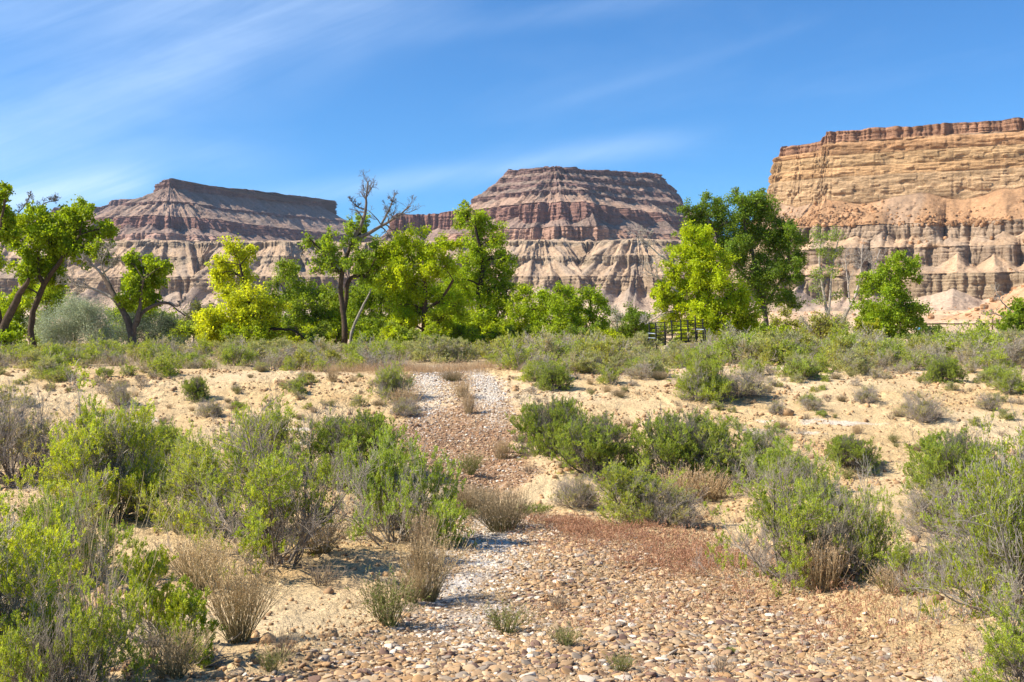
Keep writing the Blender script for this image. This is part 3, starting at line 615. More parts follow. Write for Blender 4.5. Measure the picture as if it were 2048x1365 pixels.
# ---- the larger shrubs, near to far: base pixel, width and height in photo pixels
HERO = [
 # key, base px, base py, width, height, label
 ('green_b', 50, 1400, 380, 420, 'huge bright green shrub filling the bottom left corner'),
 ('gnarly', 250, 1430, 300, 330, 'green and grey twiggy shrub low at the bottom left beside the corner shrub'),
 ('green_d', 120, 1170, 300, 200, 'tall yellow green shrub above the bottom left corner shrub'),
 ('grey_a', 30, 955, 210, 200, 'greyish olive shrub with dead base at the left edge'),
 ('green_b', 205, 1040, 250, 270, 'upright green shrub between the left edge shrubs and the widest shrub'),
 ('dark_a', 300, 960, 150, 130, 'dark green shrub behind the upright left shrub'),
 ('gnarly', 565, 1130, 370, 340, 'widest rounded green shrub with a spray of bare grey twigs at its heart'),
 ('green_e', 420, 1060, 190, 200, 'green shrub leaning on the left of the widest shrub'),
 ('green_d', 795, 1085, 240, 220, 'rounded bright green shrub on the left bank beside the pale rut'),
 ('dark_a', 700, 950, 200, 140, 'dark green low shrub behind the widest shrub'),
 ('green_e', 520, 950, 160, 140, 'green shrub topped with upright shoots behind the widest shrub'),
 ('sprig', 300, 1290, 60, 210, 'single upright leafy green shoot in the left foreground'),
 ('sprig', 372, 1330, 110, 170, 'thin branching green shoot right of the single upright shoot'),
 ('dark_a', 1098, 905, 130, 120, 'compact dark green shrub on the right edge of the far track'),
 ('dark_a', 1105, 778, 66, 52, 'small bright green bush at the top right of the far track'),
 ('dark_a', 1190, 950, 180, 130, 'dark green shrub on the right bank left of the long thicket'),
 ('dark_a', 1360, 960, 190, 150, 'long dark green shrub on the right bank with shrubs on both sides'),
 ('dark_b', 1520, 945, 170, 110, 'dark green shrub at the right end of the bank thicket'),
 ('green_e', 1265, 1040, 170, 120, 'light green shrub at the upper edge of the red grass'),
 ('grey_a', 1340, 1050, 150, 90, 'brown twiggy shrub beside the light green one above the red grass'),
 ('gnarly', 1590, 1165, 230, 270, 'large green shrub with silvery dead twigs right of the cobbles'),
 ('green_c', 1690, 1150, 200, 230, 'grey twig filled shrub joined to the right of the large green shrub'),
 ('green_d', 1560, 1000, 200, 120, 'green shrub just above the large shrub beside the cobbles'),
 ('dark_a', 1920, 1010, 230, 160, 'olive green shrub on the sandy slope at the right'),
 ('grey_a', 1890, 1070, 180, 110, 'bare brown twiggy shrub below the olive shrub on the right slope'),
 ('green_c', 2060, 1230, 280, 400, 'tall loose green shrub rising along the right edge'),
 ('gnarly', 1990, 1410, 350, 235, 'sprawling grey green shrub in the bottom right corner'),
 ('gnarly', 1870, 1170, 220, 130, 'low pale green shrub left of the tall right edge shrub'),
 ('green_a', 1410, 800, 120, 100, 'bright green rounded bush on the sand right of the track'),
 ('grey_a', 1480, 795, 130, 60, 'low grey bush against the bright rounded bush'),
 ('grey_a', 1842, 842, 92, 62, 'grey green bush alone on the right sand slope'),
 ('dark_a', 1885, 765, 80, 55, 'dark bush at the edge of the brush belt on the right'),
 ('green_a', 2020, 785, 70, 50, 'green bush near the right edge below the brush belt'),
 ('grey_a', 1975, 820, 50, 36, 'small grey bush on the sand near the right edge'),
 ('green_c', 782, 795, 84, 78, 'green bush at the top left of the pale track'),
 ('grey_a', 810, 832, 70, 38, 'dry brown bush at the left rim of the far track'),
 ('grey_a', 242, 812, 50, 50, 'small olive bush alone on the left sand slope'),
 ('dark_a', 390, 800, 50, 50, 'small upright bush at the left below the brush belt'),
 ('grey_a', 418, 835, 60, 40, 'low round grey bush on the left sand slope'),
 ('green_a', 596, 790, 30, 28, 'tiny green bush on the sand left of the track'),
 ('green_c', 1618, 810, 48, 26, 'tiny low green bush on the right sand'),
 ('grey_a', 1735, 806, 60, 34, 'small bush of bare twigs and green on the right sand'),
 ('grey_a', 1556, 828, 42, 28, 'tiny grey bush near the middle of the right sand'),
 ('dark_a', 1700, 935, 110, 70, 'dark twiggy shrub tucked behind the large right shrub'),
 ('grey_a', 1150, 1015, 110, 70, 'brown dead looking shrub at the right foot of the far bank'),
 ('green_e', 1445, 955, 130, 120, 'dark green shrub with upright tips between the long shrub and the thicket end'),
 ('grey_a', 760, 1060, 130, 80, 'low grey twiggy shrub under the left bank shrubs'),
]
_dims = {}
for k_, (b_, f_) in PROTO.items():
    v_ = np.empty(len(b_.vertices) * 3, np.float32); b_.vertices.foreach_get('co', v_); v_ = v_.reshape(-1, 3)
    _dims[k_] = (np.percentile(np.abs(v_[:, 0]), 98) * 2, np.percentile(v_[:, 2], 99.2))
rsH = random.Random(11)
HERO_SPOTS = []
for key, px_, py_, w_, h_, lab in HERO:
    x, y, z = on_ground(px_, min(py_, 1362))
    if py_ > 1362: y -= (py_ - 1362) * 0.012; z = float(ground_z(x, y, False))
    W = w_ * y / F * .98; H = h_ * y / F * .93; dw, dh = _dims[key]
    sx, sz = W / dw, H / dh
    put_shrub(key, (x, y, z), (sx, (sx + sz) / 2, sz), rsH.uniform(0, 6.28), lab)
    HERO_SPOTS.append((x, y, W / 2))

# ---- the brush belt, each bush an object of its own
def belt():
    rs = random.Random(4); n = 0
    kinds = [('belt_green', 'green bushy saltbush in the brush belt before the trees', 'green bushes of the brush belt'),
             ('belt_yellow', 'yellow green saltbush in the brush belt before the trees', 'yellow green bushes of the brush belt'),
             ('belt_grey', 'grey twiggy saltbush in the brush belt before the trees', 'grey bushes of the brush belt'),
             ('belt_dark', 'dark green greasewood in the brush belt before the trees', 'dark green bushes of the brush belt'),
             ('belt_dry', 'dry brown bush in the brush belt before the trees', 'dry brown bushes of the brush belt'),
             ('belt_sage', 'pale sage green bush in the brush belt before the trees', 'sage green bushes of the brush belt')]
    wts = [7, 4, 4, 4, 2, 5]
    rows_ = [(34.8, 1.0, 0.62), (36.2, 0.95, 0.75), (38.0, 1.05, 0.88), (40.3, 1.15, 0.92), (43.5, 1.3, 0.92), (48, 1.4, 0.88), (53, 1.5, 0.78), (59, 1.6, 0.7), (66, 1.9, 0.62)]
    LM = [(50, 'below the left edge cottonwood'), (120, 'below the wide leaning cottonwood'), (230, 'below the pale olive bush'), (330, 'below the forked leaning tree'), (400, 'left of the yellow tree'), (470, 'below the left half of the yellow tree'),
          (560, 'below the right half of the yellow tree'), (640, 'below the olive green tree'), (720, 'below the half dead cottonwood'), (800, 'left of the track top'), (880, 'below the forked central trunk'), (960, 'right of the track top'),
          (1030, 'below the tall central cottonwood'), (1100, 'below the round young tree'), (1160, 'below the spreading thicket'), (1230, 'below the thicket end'), (1295, 'just left of the gate'), (1350, 'before the left half of the gate'), (1415, 'before the right half of the gate'),
          (1480, 'below the yellow green cottonwood'), (1560, 'below the tall dark cottonwood'), (1630, 'below the yellowish shrubs'), (1700, 'below the slender sparse tree'), (1760, 'below the bare grey tree'), (1850, 'below the rounded right cottonwood'),
          (1930, 'below the green field gap'), (2000, 'below the small dark tree'), (9999, 'at the right edge')]
    seen = {}
    global WHERE
    def where(px_): return next(t for m_, t in LM if px_ < m_)
    for Y, sp, hs in rows_:
        half = Y * 1060 / F; x = -half
        while x < half:
            xx = x + rs.uniform(-.4, .4); yy = Y + rs.uniform(-1.2, 1.2) + 0.8 * math.sin(xx * 0.35) 
            px_ = xx / yy * F + 1024
            x += sp * rs.uniform(0.7, 1.25)
            if Y < 40 and (abs(xx - (-2.1 + (Y - 34) * 0.0)) < 2.2): continue
            if Y < 37 and rs.random() < 0.3: continue
            k, lab, grp = rs.choices(kinds, wts)[0]
            s = hs * rs.uniform(0.5, 1.25) * (0.5 if 1285 < px_ < 1420 and Y > 37 else 1.3 if px_ > 1000 else 0.95)
            sx = s * rs.uniform(0.85, 1.2)
            row_ = 'front row' if Y < 37 else 'second rows' if Y < 42 else 'middle rows' if Y < 50 else 'back rows'
            kn = lab.split(' in the brush')[0]; lat_ = ''; sz_ = 'large ' if s > hs * 1.0 else 'small ' if s < hs * .72 else ''
            put_shrub(k, (xx, yy, float(ground_z(xx, yy, False))), (sx, sx, s * 0.95), rs.uniform(0, 6.28), sz_ + kn + ', ' + row_ + ', ' + where(px_), grp, 'saltbush', 'bush'); n += 1
    # clumps that break forward from the belt onto the sand
    for _ in range(60):
        px_ = rs.choice([rs.uniform(-20, 620), rs.uniform(1040, 1330), rs.uniform(1440, 2070)]); py_ = rs.triangular(741, 772, 742)
        x, y, z = on_ground(px_, py_)
        if math.sin(x * 0.9) + math.sin(x * 0.37 + 1) < -0.3 or any((x - a) ** 2 + (y - b) ** 2 < c ** 2 for a, b, c in HERO_SPOTS): continue
        k, lab, grp = rs.choices(kinds, wts)[0]; s = rs.uniform(0.35, 0.8)
        put_shrub(k, (x, y, z), (s, s, s * .9), rs.uniform(0, 6.28), ('larger ' if s > .6 else 'low ') + lab.split(' in the brush')[0] + ', forward clump, ' + where(px_), grp, 'saltbush', 'bush'); n += 1
    # sparse small bushes on the sand flats
    sp_rows = 0
    for _ in range(95):
        px_, py_ = rs.uniform(-20, 2070), rs.triangular(742, 900, 748)
        if 780 < px_ < 1060: continue
        x, y, z = on_ground(px_, py_)
        if any((x - a) ** 2 + (y - b) ** 2 < (c + .2) ** 2 for a, b, c in HERO_SPOTS): continue
        k, lab, grp = rs.choices(kinds, [3, 1, 5, 2, 5, 3])[0]
        s = rs.uniform(0.14, 0.36) * (1.4 if py_ < 752 else 1)
        put_shrub(k, (x, y, z), (s * 1.1, s * 1.1, s), rs.uniform(0, 6.28), ('tiny ' + lab.split(' in the brush')[0].replace('saltbush', 'bush').replace('green bushy', 'green').replace('pale sage green', 'sage').replace('grey twiggy', 'grey') + (' high' if py_ < 765 else ' midway' if py_ < 810 else ' low') + ' on sand, ' + where(px_)), 'tiny bushes scattered on the sand', 'small_bush', 'bush'); n += 1
    WHERE = where; print('belt', n)
belt()
# ------------------------------------------------------------------ trees: every trunk, limb and crown lobe laid out in metres round the tree's foot
def spline(pts, K):
    pts = np.array(pts, float)
    if len(pts) == 2: pts = np.array([pts[0], (pts[0] + pts[1]) / 2, pts[1]])
    d = np.r_[0, np.cumsum(np.linalg.norm(np.diff(pts[:, :3], axis=0), axis=1))]; u = np.linspace(0, d[-1], K)
    P = np.stack([np.interp(u, d, pts[:, i]) for i in range(pts.shape[1])], 1)
    Q = P.copy(); Q[1:-1] = (P[:-2] + 2 * P[1:-1] + P[2:]) / 4; Q[1:-1] = (Q[:-2] + 2 * Q[1:-1] + Q[2:]) / 4
    return Q
BARKC, PALEB, DARKB = (0.10, 0.07, 0.048), (0.36, 0.31, 0.25), (0.055, 0.04, 0.028)
def tree(label, Y, trunks, blobs, leafc, seed, bark=BARKC, leaf=0.135, dens=1.0, name='cottonwood_tree', cat='tree', mat=None, bare=(), yvar=0.55, aspect=0.85, limbs=True, barec=PALEB, group=None, clump=0.12, barelen=1.0):
    rs = np.random.RandomState(seed); m = Y / F; trunks = [[(p[0], p[1], p[2] * .72) for p in tr] for tr in trunks]; bare = [[(p[0], p[1], p[2] * .75) for p in br] for br in bare]
    bx, by = trunks[0][0][:2]; base = at_depth(bx, by, Y); base[2] = float(ground_z(base[0], Y, False))
    t = thing(name, label, cat, tuple(base), 0, group)
    W = lambda px_, py_, dy=0.0: at_depth(px_, py_, Y + dy) - base
    tp = []; lines = []
    for tr in trunks:
        dy = rs.uniform(-.3, .3); pts = []
        for i, p in enumerate(tr):
            dy += rs.uniform(-.25, .25) * (i > 0); w = W(p[0], p[1], dy); pts.append((w[0], w[1], w[2], p[2] * m))
        if tr is trunks[0]: pts.insert(0, (pts[0][0], pts[0][1], -0.25, pts[0][3] * 1.25)); 
        P = spline(pts, 16); wob = fbm(np.linspace(0, 4, 16), seed + 0 * P[:, 0], seed, 2) * P[:, 3] * 0.9; P[:, 0] += wob
        lines.append(P); v, q = tubes(P[None, :, :3], P[None, :, 3], 9)
        v = v + (fbm(v[:, 0] * 3 + v[:, 2] * 2, v[:, 2] * 2 + v[:, 1], seed, 3) * 0.05)[:, None]
        tp.append((v, q, np.array(bark)))
    allP = np.concatenate(lines)
    fv = []
    for bi, b in enumerate(blobs):
        px_, py_, r = b[0], b[1], b[2] * 1.16; dn = b[3] if len(b) > 3 else 1.0; rm = r * m
        c = W(px_, py_, rs.uniform(-1, 1) * yvar * min(2.5, 45 * m * 1.2)); c = np.array(c)
        dd = np.linalg.norm((allP[:, :3] - c) * np.array([1, 0.6, 1]), axis=1) + np.maximum(0, allP[:, 2] - c[2]) * 2.5
        k = np.argmin(dd); a = allP[k, :3]; ra = max(0.02, min(allP[k, 3] * 0.5, 0.028 + 0.055 * rm))
        mid = (a + c) / 2 + np.array([rs.normal() * .1, rs.normal() * .1, 0.12]) * np.linalg.norm(c - a)
        L = spline([tuple(a) + (ra,), tuple(mid) + (ra * .7,), tuple(c) + (ra * .35,)], 9)
        if limbs: v, q = tubes(L[None, :, :3], L[None, :, 3], 5); tp.append((v, q, np.array(bark)))
        nA = 11
        ends = nrm(rs.normal(size=(nA, 3))) * rm * np.where(rs.rand(nA, 1) < .25, rs.uniform(1.0, 1.35, (nA, 1)), rs.uniform(0.5, 1.0, (nA, 1))) * np.array([1, 1, 0.92]) + c
        st = L[rs.randint(5, 9, nA), :3]; A = np.stack([st + (ends - st) * w for w in np.linspace(0, 1, 6)], 1)
        A[:, 1:-1] += rs.normal(size=(nA, 4, 3)) * rm * 0.06; RA = np.linspace(1, .3, 6)[None] * ra * .4 * np.ones((nA, 1))
        (Bp, RB), _ = sprout(rs, A, RA, 7, 4, 0.3, 1.0, rm * 0.5, 0.12, 0.9, 0.15, 0.4, 0.6)
        if limbs:
            v, q = tubes(A, np.maximum(RA, .012), 4); tp.append((v, q, np.array(bark) * 1.15)); v, q = tubes(Bp, np.maximum(RB, .008), 3); tp.append((v, q, np.array(bark) * 1.3))
        n = int(2.35 * r * r * dens * dn * (0.13 / leaf) ** 1.6 * 1.0)
        clumps = np.concatenate([Bp[:, -1], Bp[:, 2], A[:, -1]]); clumps = clumps[rs.rand(len(clumps)) < 0.62]
        ci = rs.randint(0, len(clumps), n); C0 = clumps[ci] + rs.normal(size=(n, 3)) * rm * clump
        D0 = nrm(rs.normal(size=(n, 3)) + np.array([0, 0, -0.3]))
        ll = leaf * rs.uniform(0.65, 1.3, n); v, q = leaves(rs, C0, D0, ll, ll * aspect)
        ctone = rs.uniform(0.62, 1.28, len(clumps))[ci] * rs.uniform(0.8, 1.2, n); yl = rs.uniform(0, 1, len(clumps))[ci] ** 2
        lc = np.array(b[4] if len(b) > 4 else leafc); col = lc[None] * ctone[:, None] * (1 + yl[:, None] * np.array([0.3, 0.15, 0]))
        fv.append((v, q, np.repeat(col, 4, axis=0)))
    if bare:
        bp = []
        for br in bare:
            dy = rs.uniform(-.6, .6); P = spline([tuple(W(p[0], p[1], dy + rs.uniform(-.2, .2))) + (p[2] * m,) for p in br], 12)
            P1 = P[None, :, :3]; R1 = P[None, :, 3]
            P1 = P1 + np.random.RandomState(seed + 3).normal(size=P1.shape) * 0.02; ln = np.linalg.norm(P[-1, :3] - P[0, :3]) * barelen
            (P2, R2), _ = sprout(rs, P1, R1, 11, 7, 0.35, 1.0, ln * .34, 0.25, 0.75, 0.2, 0.35, 0.55)
            (P3, R3), _ = sprout(rs, P2, R2, 6, 6, 0.25, 1.0, ln * .17, 0.25, 0.8, 0.22, 0.4, 0.6)
            (P4, R4), _ = sprout(rs, P3, R3, 3, 4, 0.25, 1.0, ln * .08, 0.2, 0.8, 0.22, 0.5, 0.7)
            for (p_, r_, s_) in ((P1, R1, 7), (P2, R2, 4), (P3, R3, 3), (P4, R4, 3)):
                v, q = tubes(p_, np.maximum(r_, 0.010), s_); bp.append((v, q, np.array(barec)))
        bv = join(bp); bo = obj('bare_branches', mesh_np('bare_branches', bv[0], bv[1], bv[2], True, BARK), t); bo['label'] = 'leafless grey dead limbs and twigs'
    tv = join(tp); obj('trunk', mesh_np('trunk', tv[0], tv[1], tv[2], True, BARK), t)
    if fv:
        f = join(fv); obj('crown', mesh_np('crown', f[0], f[1], f[2], False, mat or LEAF), t)
    return t
def fill(x0, y0, x1, y1, n, r, seed):
    rs = random.Random(seed); return [(rs.uniform(x0, x1), rs.uniform(y0, y1), r * rs.uniform(.7, 1.25)) for _ in range(n)]
G1, G2, G3, YG, YEL, DG, OLV = (0.29, 0.40, 0.02), (0.35, 0.46, 0.025), (0.27, 0.38, 0.03), (0.43, 0.54, 0.02), (0.52, 0.59, 0.035), (0.18, 0.28, 0.03), (0.40, 0.45, 0.31)

tree('partly seen cottonwood at the left edge with thick leaning trunk', 58, [[(-12, 730, 13), (5, 670, 12), (22, 630, 11), (42, 582, 8), (58, 556, 4)], [(5, 670, 8), (-20, 560, 6), (0, 470, 4), (8, 400, 3)]],
     [(5, 385, 20), (-2, 415, 22), (10, 440, 18), (-5, 465, 25), (-25, 520, 30), (15, 685, 24), (-5, 655, 26), (25, 660, 14), (-10, 700, 25)], G1, 1, dens=1.1)
tree('leaning cottonwood at the left with wide dense crown above pale bush', 62, [[(63, 710, 10), (63, 665, 9), (68, 615, 8), (85, 572, 8), (108, 540, 6), (132, 508, 5), (160, 470, 3)], [(85, 572, 6), (75, 530, 4), (80, 490, 3)]],
     [(70, 450, 30), (45, 485, 30), (105, 470, 38), (95, 435, 18), (150, 440, 32), (200, 458, 26), (150, 485, 36), (90, 520, 38), (55, 545, 24), (45, 575, 16), (110, 550, 26), (225, 463, 11), (180, 425, 14), (140, 422, 14), (195, 500, 20, .4), (220, 520, 14, .3), (60, 420, 12), (30, 445, 14)], G1, 2,
     bare=[[(50, 460, 2.5), (75, 430, 2), (85, 405, 1.5), (115, 402, 1)], [(15, 440, 2), (45, 420, 1.5), (62, 388, 1)], [(40, 470, 2), (15, 465, 2), (-5, 455, 1)]], barelen=.6, barec=(0.16, 0.135, 0.11))
tree('forked leaning tree with bare limbs left and one green crown right', 60, [[(276, 708, 12), (262, 655, 10), (240, 610, 8), (223, 577, 6), (205, 550, 4)], [(268, 670, 7), (276, 635, 6), (280, 600, 4), (288, 560, 3)], [(273, 652, 6), (285, 625, 5.5), (310, 608, 5), (338, 605, 4), (369, 632, 2)]],
     [(265, 520, 16), (290, 533, 22), (322, 540, 18), (275, 560, 26), (303, 570, 26), (262, 590, 20), (290, 602, 22), (335, 530, 10), (255, 612, 14), (310, 600, 14), (268, 508, 9)], G1, 3, bark=(0.14, 0.105, 0.08),
     bare=[[(240, 610, 5), (215, 590, 4), (185, 577, 3), (130, 568, 1.5)], [(205, 550, 4), (185, 530, 3), (160, 518, 1.5)], [(223, 577, 3), (200, 530, 2), (215, 500, 1)], [(338, 605, 3), (355, 615, 2), (368, 600, 1)], [(205, 550, 3), (225, 530, 2), (240, 512, 1)]], barelen=.9)
tree('silvery pale olive bush between the two leaning trees at the left', 66, [[(150, 700, 4), (150, 660, 3)]], [(150, 640, 44), (115, 660, 38), (190, 655, 40), (95, 680, 28), (205, 680, 30), (150, 620, 24), (130, 690, 30), (175, 620, 20)], OLV, 4, name='olive_bush', cat='bush', mat=SILVER, leaf=0.09, aspect=0.35, dens=1.1, bark=(0.2, 0.17, 0.14), clump=.2)
tree('darker silvery olive bush behind the foot of the forked tree', 70, [[(300, 705, 4), (300, 670, 3)]], [(245, 680, 30), (280, 650, 26), (320, 670, 34), (350, 690, 24), (255, 640, 22), (300, 690, 30), (335, 645, 18)], (0.16, 0.20, 0.12), 5, name='olive_bush', cat='bush', mat=SILVER, leaf=0.09, aspect=0.35, dens=1.1, bark=(0.15, 0.12, 0.1), clump=.2)
tree('young green thicket tree behind the pale olive bush', 85, [[(40, 700, 4), (45, 640, 3), (40, 600, 2)]], fill(-10, 590, 130, 660, 16, 26, 1), G2, 6, dens=.9)
tree('green thicket tree low behind the forked tree', 85, [[(300, 700, 4), (290, 640, 3)]], fill(220, 605, 345, 665, 12, 24, 2), G3, 7, dens=.9)
tree('distant dark olive juniper like tree left of the yellow tree', 110, [[(400, 690, 4), (400, 640, 3)]], [(400, 620, 22), (375, 640, 22), (425, 625, 18), (395, 655, 26), (360, 655, 16)], (0.13, 0.16, 0.06), 8, dens=.9, leaf=.14)
tree('bright yellow green tree with low horizontal dark limb', 74, [[(517, 700, 8), (517, 665, 7), (508, 625, 5), (490, 580, 4), (480, 530, 3)], [(517, 670, 5), (545, 658, 5), (590, 660, 3), (612, 680, 2)], [(515, 680, 4), (490, 670, 3), (450, 660, 2)]],
     [(470, 513, 28), (437, 528, 16), (503, 503, 14), (452, 555, 30), (488, 555, 24), (430, 548, 12), (500, 600, 34), (520, 640, 34), (470, 640, 40), (420, 645, 28), (445, 662, 34), (400, 632, 14), (470, 605, 28), (545, 620, 26), (500, 665, 28), (540, 665, 18), (410, 668, 16)], YEL, 9, dens=.95, bark=DARKB)
tree('olive green tree with grey pale top right of the yellow tree', 80, [[(630, 692, 4), (628, 640, 3.5), (620, 600, 3), (575, 550, 2)], [(600, 690, 3), (585, 620, 2.5), (562, 570, 1.5)]],
     [(565, 545, 24), (590, 540, 14), (552, 570, 18, .7), (600, 582, 28), (635, 600, 30), (660, 585, 22), (620, 640, 30), (655, 640, 28), (585, 620, 26), (570, 655, 22), (600, 668, 24), (650, 670, 20), (540, 600, 18)], (0.25, 0.35, 0.035), 10, dens=.85, bark=(0.2, 0.16, 0.13))
tree('tall half dead cottonwood with bare antler like top left of centre', 78, [[(691, 680, 8), (690, 640, 7.5), (684, 590, 7), (680, 545, 6.5), (692, 504, 5.5), (706, 480, 5), (720, 468, 4)], [(690, 625, 5), (694, 590, 6), (700, 552, 6), (728, 552, 4.5), (745, 560, 3)], [(680, 545, 4), (650, 510, 3), (620, 480, 2)]],
     [(620, 482, 14, .8), (642, 500, 22, .8), (665, 475, 16, .8), (722, 440, 14, .9), (705, 455, 16), (725, 462, 14), (640, 528, 20, .7), (665, 535, 22, .7), (715, 520, 26), (755, 500, 22), (760, 530, 26), (735, 545, 24), (700, 490, 16), (630, 545, 10, .6), (660, 505, 16)], (0.28, 0.40, 0.035), 11, dens=.85,
     bare=[[(706, 480, 6), (722, 452, 5), (733, 420, 4), (731, 392, 2.5), (738, 362, 1.2)], [(706, 480, 6), (738, 468, 5), (762, 452, 4), (787, 440, 3), (822, 412, 1.5)], [(762, 452, 3.5), (778, 420, 2.5), (790, 392, 1.2)], [(733, 420, 2.5), (715, 415, 2), (700, 400, 1)], [(620, 480, 2), (605, 500, 1.5), (600, 520, 1)]], barelen=.85, barec=(0.20, 0.165, 0.135))
wt = tree('fallen bleached white log leaning in the thicket beside the half dead tree', 77, [[(700, 672, 4.5), (712, 640, 4), (728, 610, 3.2), (742, 578, 1.6)]], [], G1, 12, bark=(0.30, 0.26, 0.21), name='fallen_log', cat='log')
tree('slender young trees with dark stems right of the half dead tree', 86, [[(765, 690, 3.5), (762, 630, 3), (765, 570, 2)], [(782, 690, 3), (788, 620, 2.5), (780, 560, 2)], [(800, 690, 3.5), (806, 630, 2.5), (815, 590, 2)]],
     fill(700, 570, 815, 665, 17, 25, 5), (0.22, 0.32, 0.025), 13, dens=.75, bark=DARKB)
tree('low leafy undergrowth tree at the foot of the half dead cottonwood', 80, [[(660, 695, 3), (665, 660, 2)]], [(655, 660, 20), (680, 672, 16), (640, 645, 18), (672, 640, 16)], YG, 14, dens=.9)
tree('broad bright green cottonwood in the centre with dark forked trunk', 78, [[(846, 690, 9), (850, 640, 8), (854, 595, 7), (845, 545, 5), (835, 500, 3)], [(852, 620, 5), (885, 598, 4), (905, 560, 3)], [(854, 595, 5), (820, 560, 4), (800, 520, 2)]],
     [(828, 482, 30), (800, 495, 26), (868, 492, 28), (790, 540, 32), (838, 540, 38), (880, 535, 32), (810, 575, 30), (850, 585, 30), (800, 610, 30), (830, 625, 26), (880, 640, 28), (905, 610, 30), (800, 650, 28), (770, 510, 16), (900, 500, 22), (868, 665, 20), (775, 570, 22)], YG, 15, dens=1.0, bark=(0.11, 0.065, 0.04))
tree('taller deep green cottonwood right of centre rising behind the bright one', 86, [[(955, 695, 10), (955, 640, 9), (962, 580, 7), (965, 520, 6), (952, 460, 3)], [(960, 600, 5), (985, 575, 5), (1003, 590, 3)]],
     [(925, 425, 14), (945, 440, 24), (975, 448, 24), (992, 478, 20), (958, 475, 24), (917, 448, 10), (930, 408, 8), (945, 500, 26), (975, 515, 30), (935, 525, 26), (1000, 545, 28), (965, 560, 34), (990, 590, 30), (940, 590, 32), (1005, 620, 28), (960, 630, 34), (925, 645, 30), (995, 655, 26), (950, 665, 28), (1016, 580, 20), (1010, 520, 20), (905, 560, 24)], (0.33, 0.45, 0.025), 16, dens=1.0, bark=DARKB,
     bare=[[(955, 560, 2), (985, 525, 1.5), (1010, 510, 1)]], barelen=.5)
tree('round green young tree just right of the tall central cottonwood', 84, [[(1050, 690, 3.5), (1050, 640, 3), (1052, 600, 2)]], [(1050, 580, 14), (1052, 600, 20), (1040, 630, 26), (1070, 620, 22), (1055, 655, 28), (1035, 660, 20)], G2, 17, dens=.95)
tree('spreading bright green thicket between the central trees and the silver shrub', 82, [[(1120, 690, 3.5), (1118, 640, 3), (1110, 600, 2)], [(1130, 690, 3), (1145, 640, 2)]], [(1095, 600, 26), (1130, 590, 26), (1085, 635, 28), (1120, 630, 30), (1150, 610, 24), (1100, 660, 26), (1140, 655, 28), (1080, 665, 22), (1120, 575, 12)], (0.31, 0.43, 0.025), 18, dens=.9)
tree('bright young tree at the right end of the central thicket', 84, [[(1185, 690, 3), (1185, 640, 2.5), (1180, 600, 2)]], [(1185, 600, 24), (1170, 590, 14), (1165, 640, 26), (1195, 635, 26), (1208, 610, 14), (1180, 665, 24), (1210, 655, 16)], (0.31, 0.44, 0.025), 19, dens=.8)
tree('small silver leaved shrub right of the central thicket', 92, [[(1235, 680, 3), (1235, 640, 2)]], [(1232, 628, 16), (1245, 640, 16), (1225, 645, 14)], (0.40, 0.43, 0.34), 20, name='olive_bush', cat='bush', mat=SILVER, leaf=.1, aspect=.35, clump=.2)
tree('dark rounded green tree behind the gate at its left', 90, [[(1270, 690, 3), (1272, 650, 2.5)]], [(1262, 630, 18), (1285, 635, 18), (1270, 655, 24), (1295, 655, 18), (1250, 665, 16)], (0.17, 0.27, 0.03), 21)
tree('tall dark green cottonwood behind the yellow green one at the right', 88, [[(1535, 690, 7), (1534, 640, 6.5), (1525, 580, 6), (1505, 520, 5), (1490, 450, 3)], [(1530, 610, 4), (1565, 560, 3.5), (1580, 490, 2)], [(1525, 590, 4), (1450, 510, 3.5), (1420, 440, 2)]],
     [(1378, 420, 16), (1395, 440, 22), (1415, 403, 18), (1440, 412, 16), (1425, 435, 26), (1482, 402, 24), (1522, 398, 18), (1500, 425, 34), (1455, 445, 34), (1548, 435, 28), (1578, 470, 28), (1560, 498, 38), (1508, 480, 42), (1460, 490, 36), (1592, 520, 20), (1540, 545, 38), (1490, 540, 40), (1588, 560, 18, .7), (1570, 600, 24, .8), (1590, 605, 16, .7), (1535, 600, 28, .7), (1600, 480, 12), (1375, 455, 20), (1405, 465, 26), (1430, 500, 26), (1580, 540, 26), (1470, 380, 7), (1525, 383, 8)], DG, 22, dens=1.15, bark=(0.15, 0.12, 0.10))
tree('large yellow green cottonwood beside the black gate', 76, [[(1442, 690, 7), (1440, 650, 6.5), (1425, 600, 6), (1400, 550, 5), (1385, 490, 3)], [(1435, 640, 4), (1370, 610, 3), (1330, 585, 2)], [(1430, 620, 4), (1470, 580, 3)]],
     [(1383, 465, 20), (1405, 480, 28), (1372, 495, 24), (1422, 505, 28), (1385, 525, 28), (1350, 545, 22), (1395, 560, 34), (1436, 545, 34), (1330, 575, 16), (1365, 590, 30), (1410, 598, 34), (1455, 590, 34), (1485, 605, 28), (1458, 630, 32), (1495, 640, 28), (1405, 628, 28), (1340, 600, 18), (1360, 618, 18), (1430, 655, 28), (1475, 660, 28), (1320, 600, 12, .6), (1385, 650, 16), (1325, 600, 20), (1338, 635, 18), (1308, 588, 10)], (0.43, 0.54, 0.02), 23, dens=1.05, bark=DARKB,
     bare=[[(1370, 545, 3), (1340, 526, 2.5), (1305, 500, 2), (1280, 472, 1)], [(1365, 590, 3), (1320, 560, 2), (1290, 540, 1)], [(1380, 620, 2.5), (1330, 625, 2), (1290, 650, 1)]], barelen=.9, barec=(0.42, 0.38, 0.32))
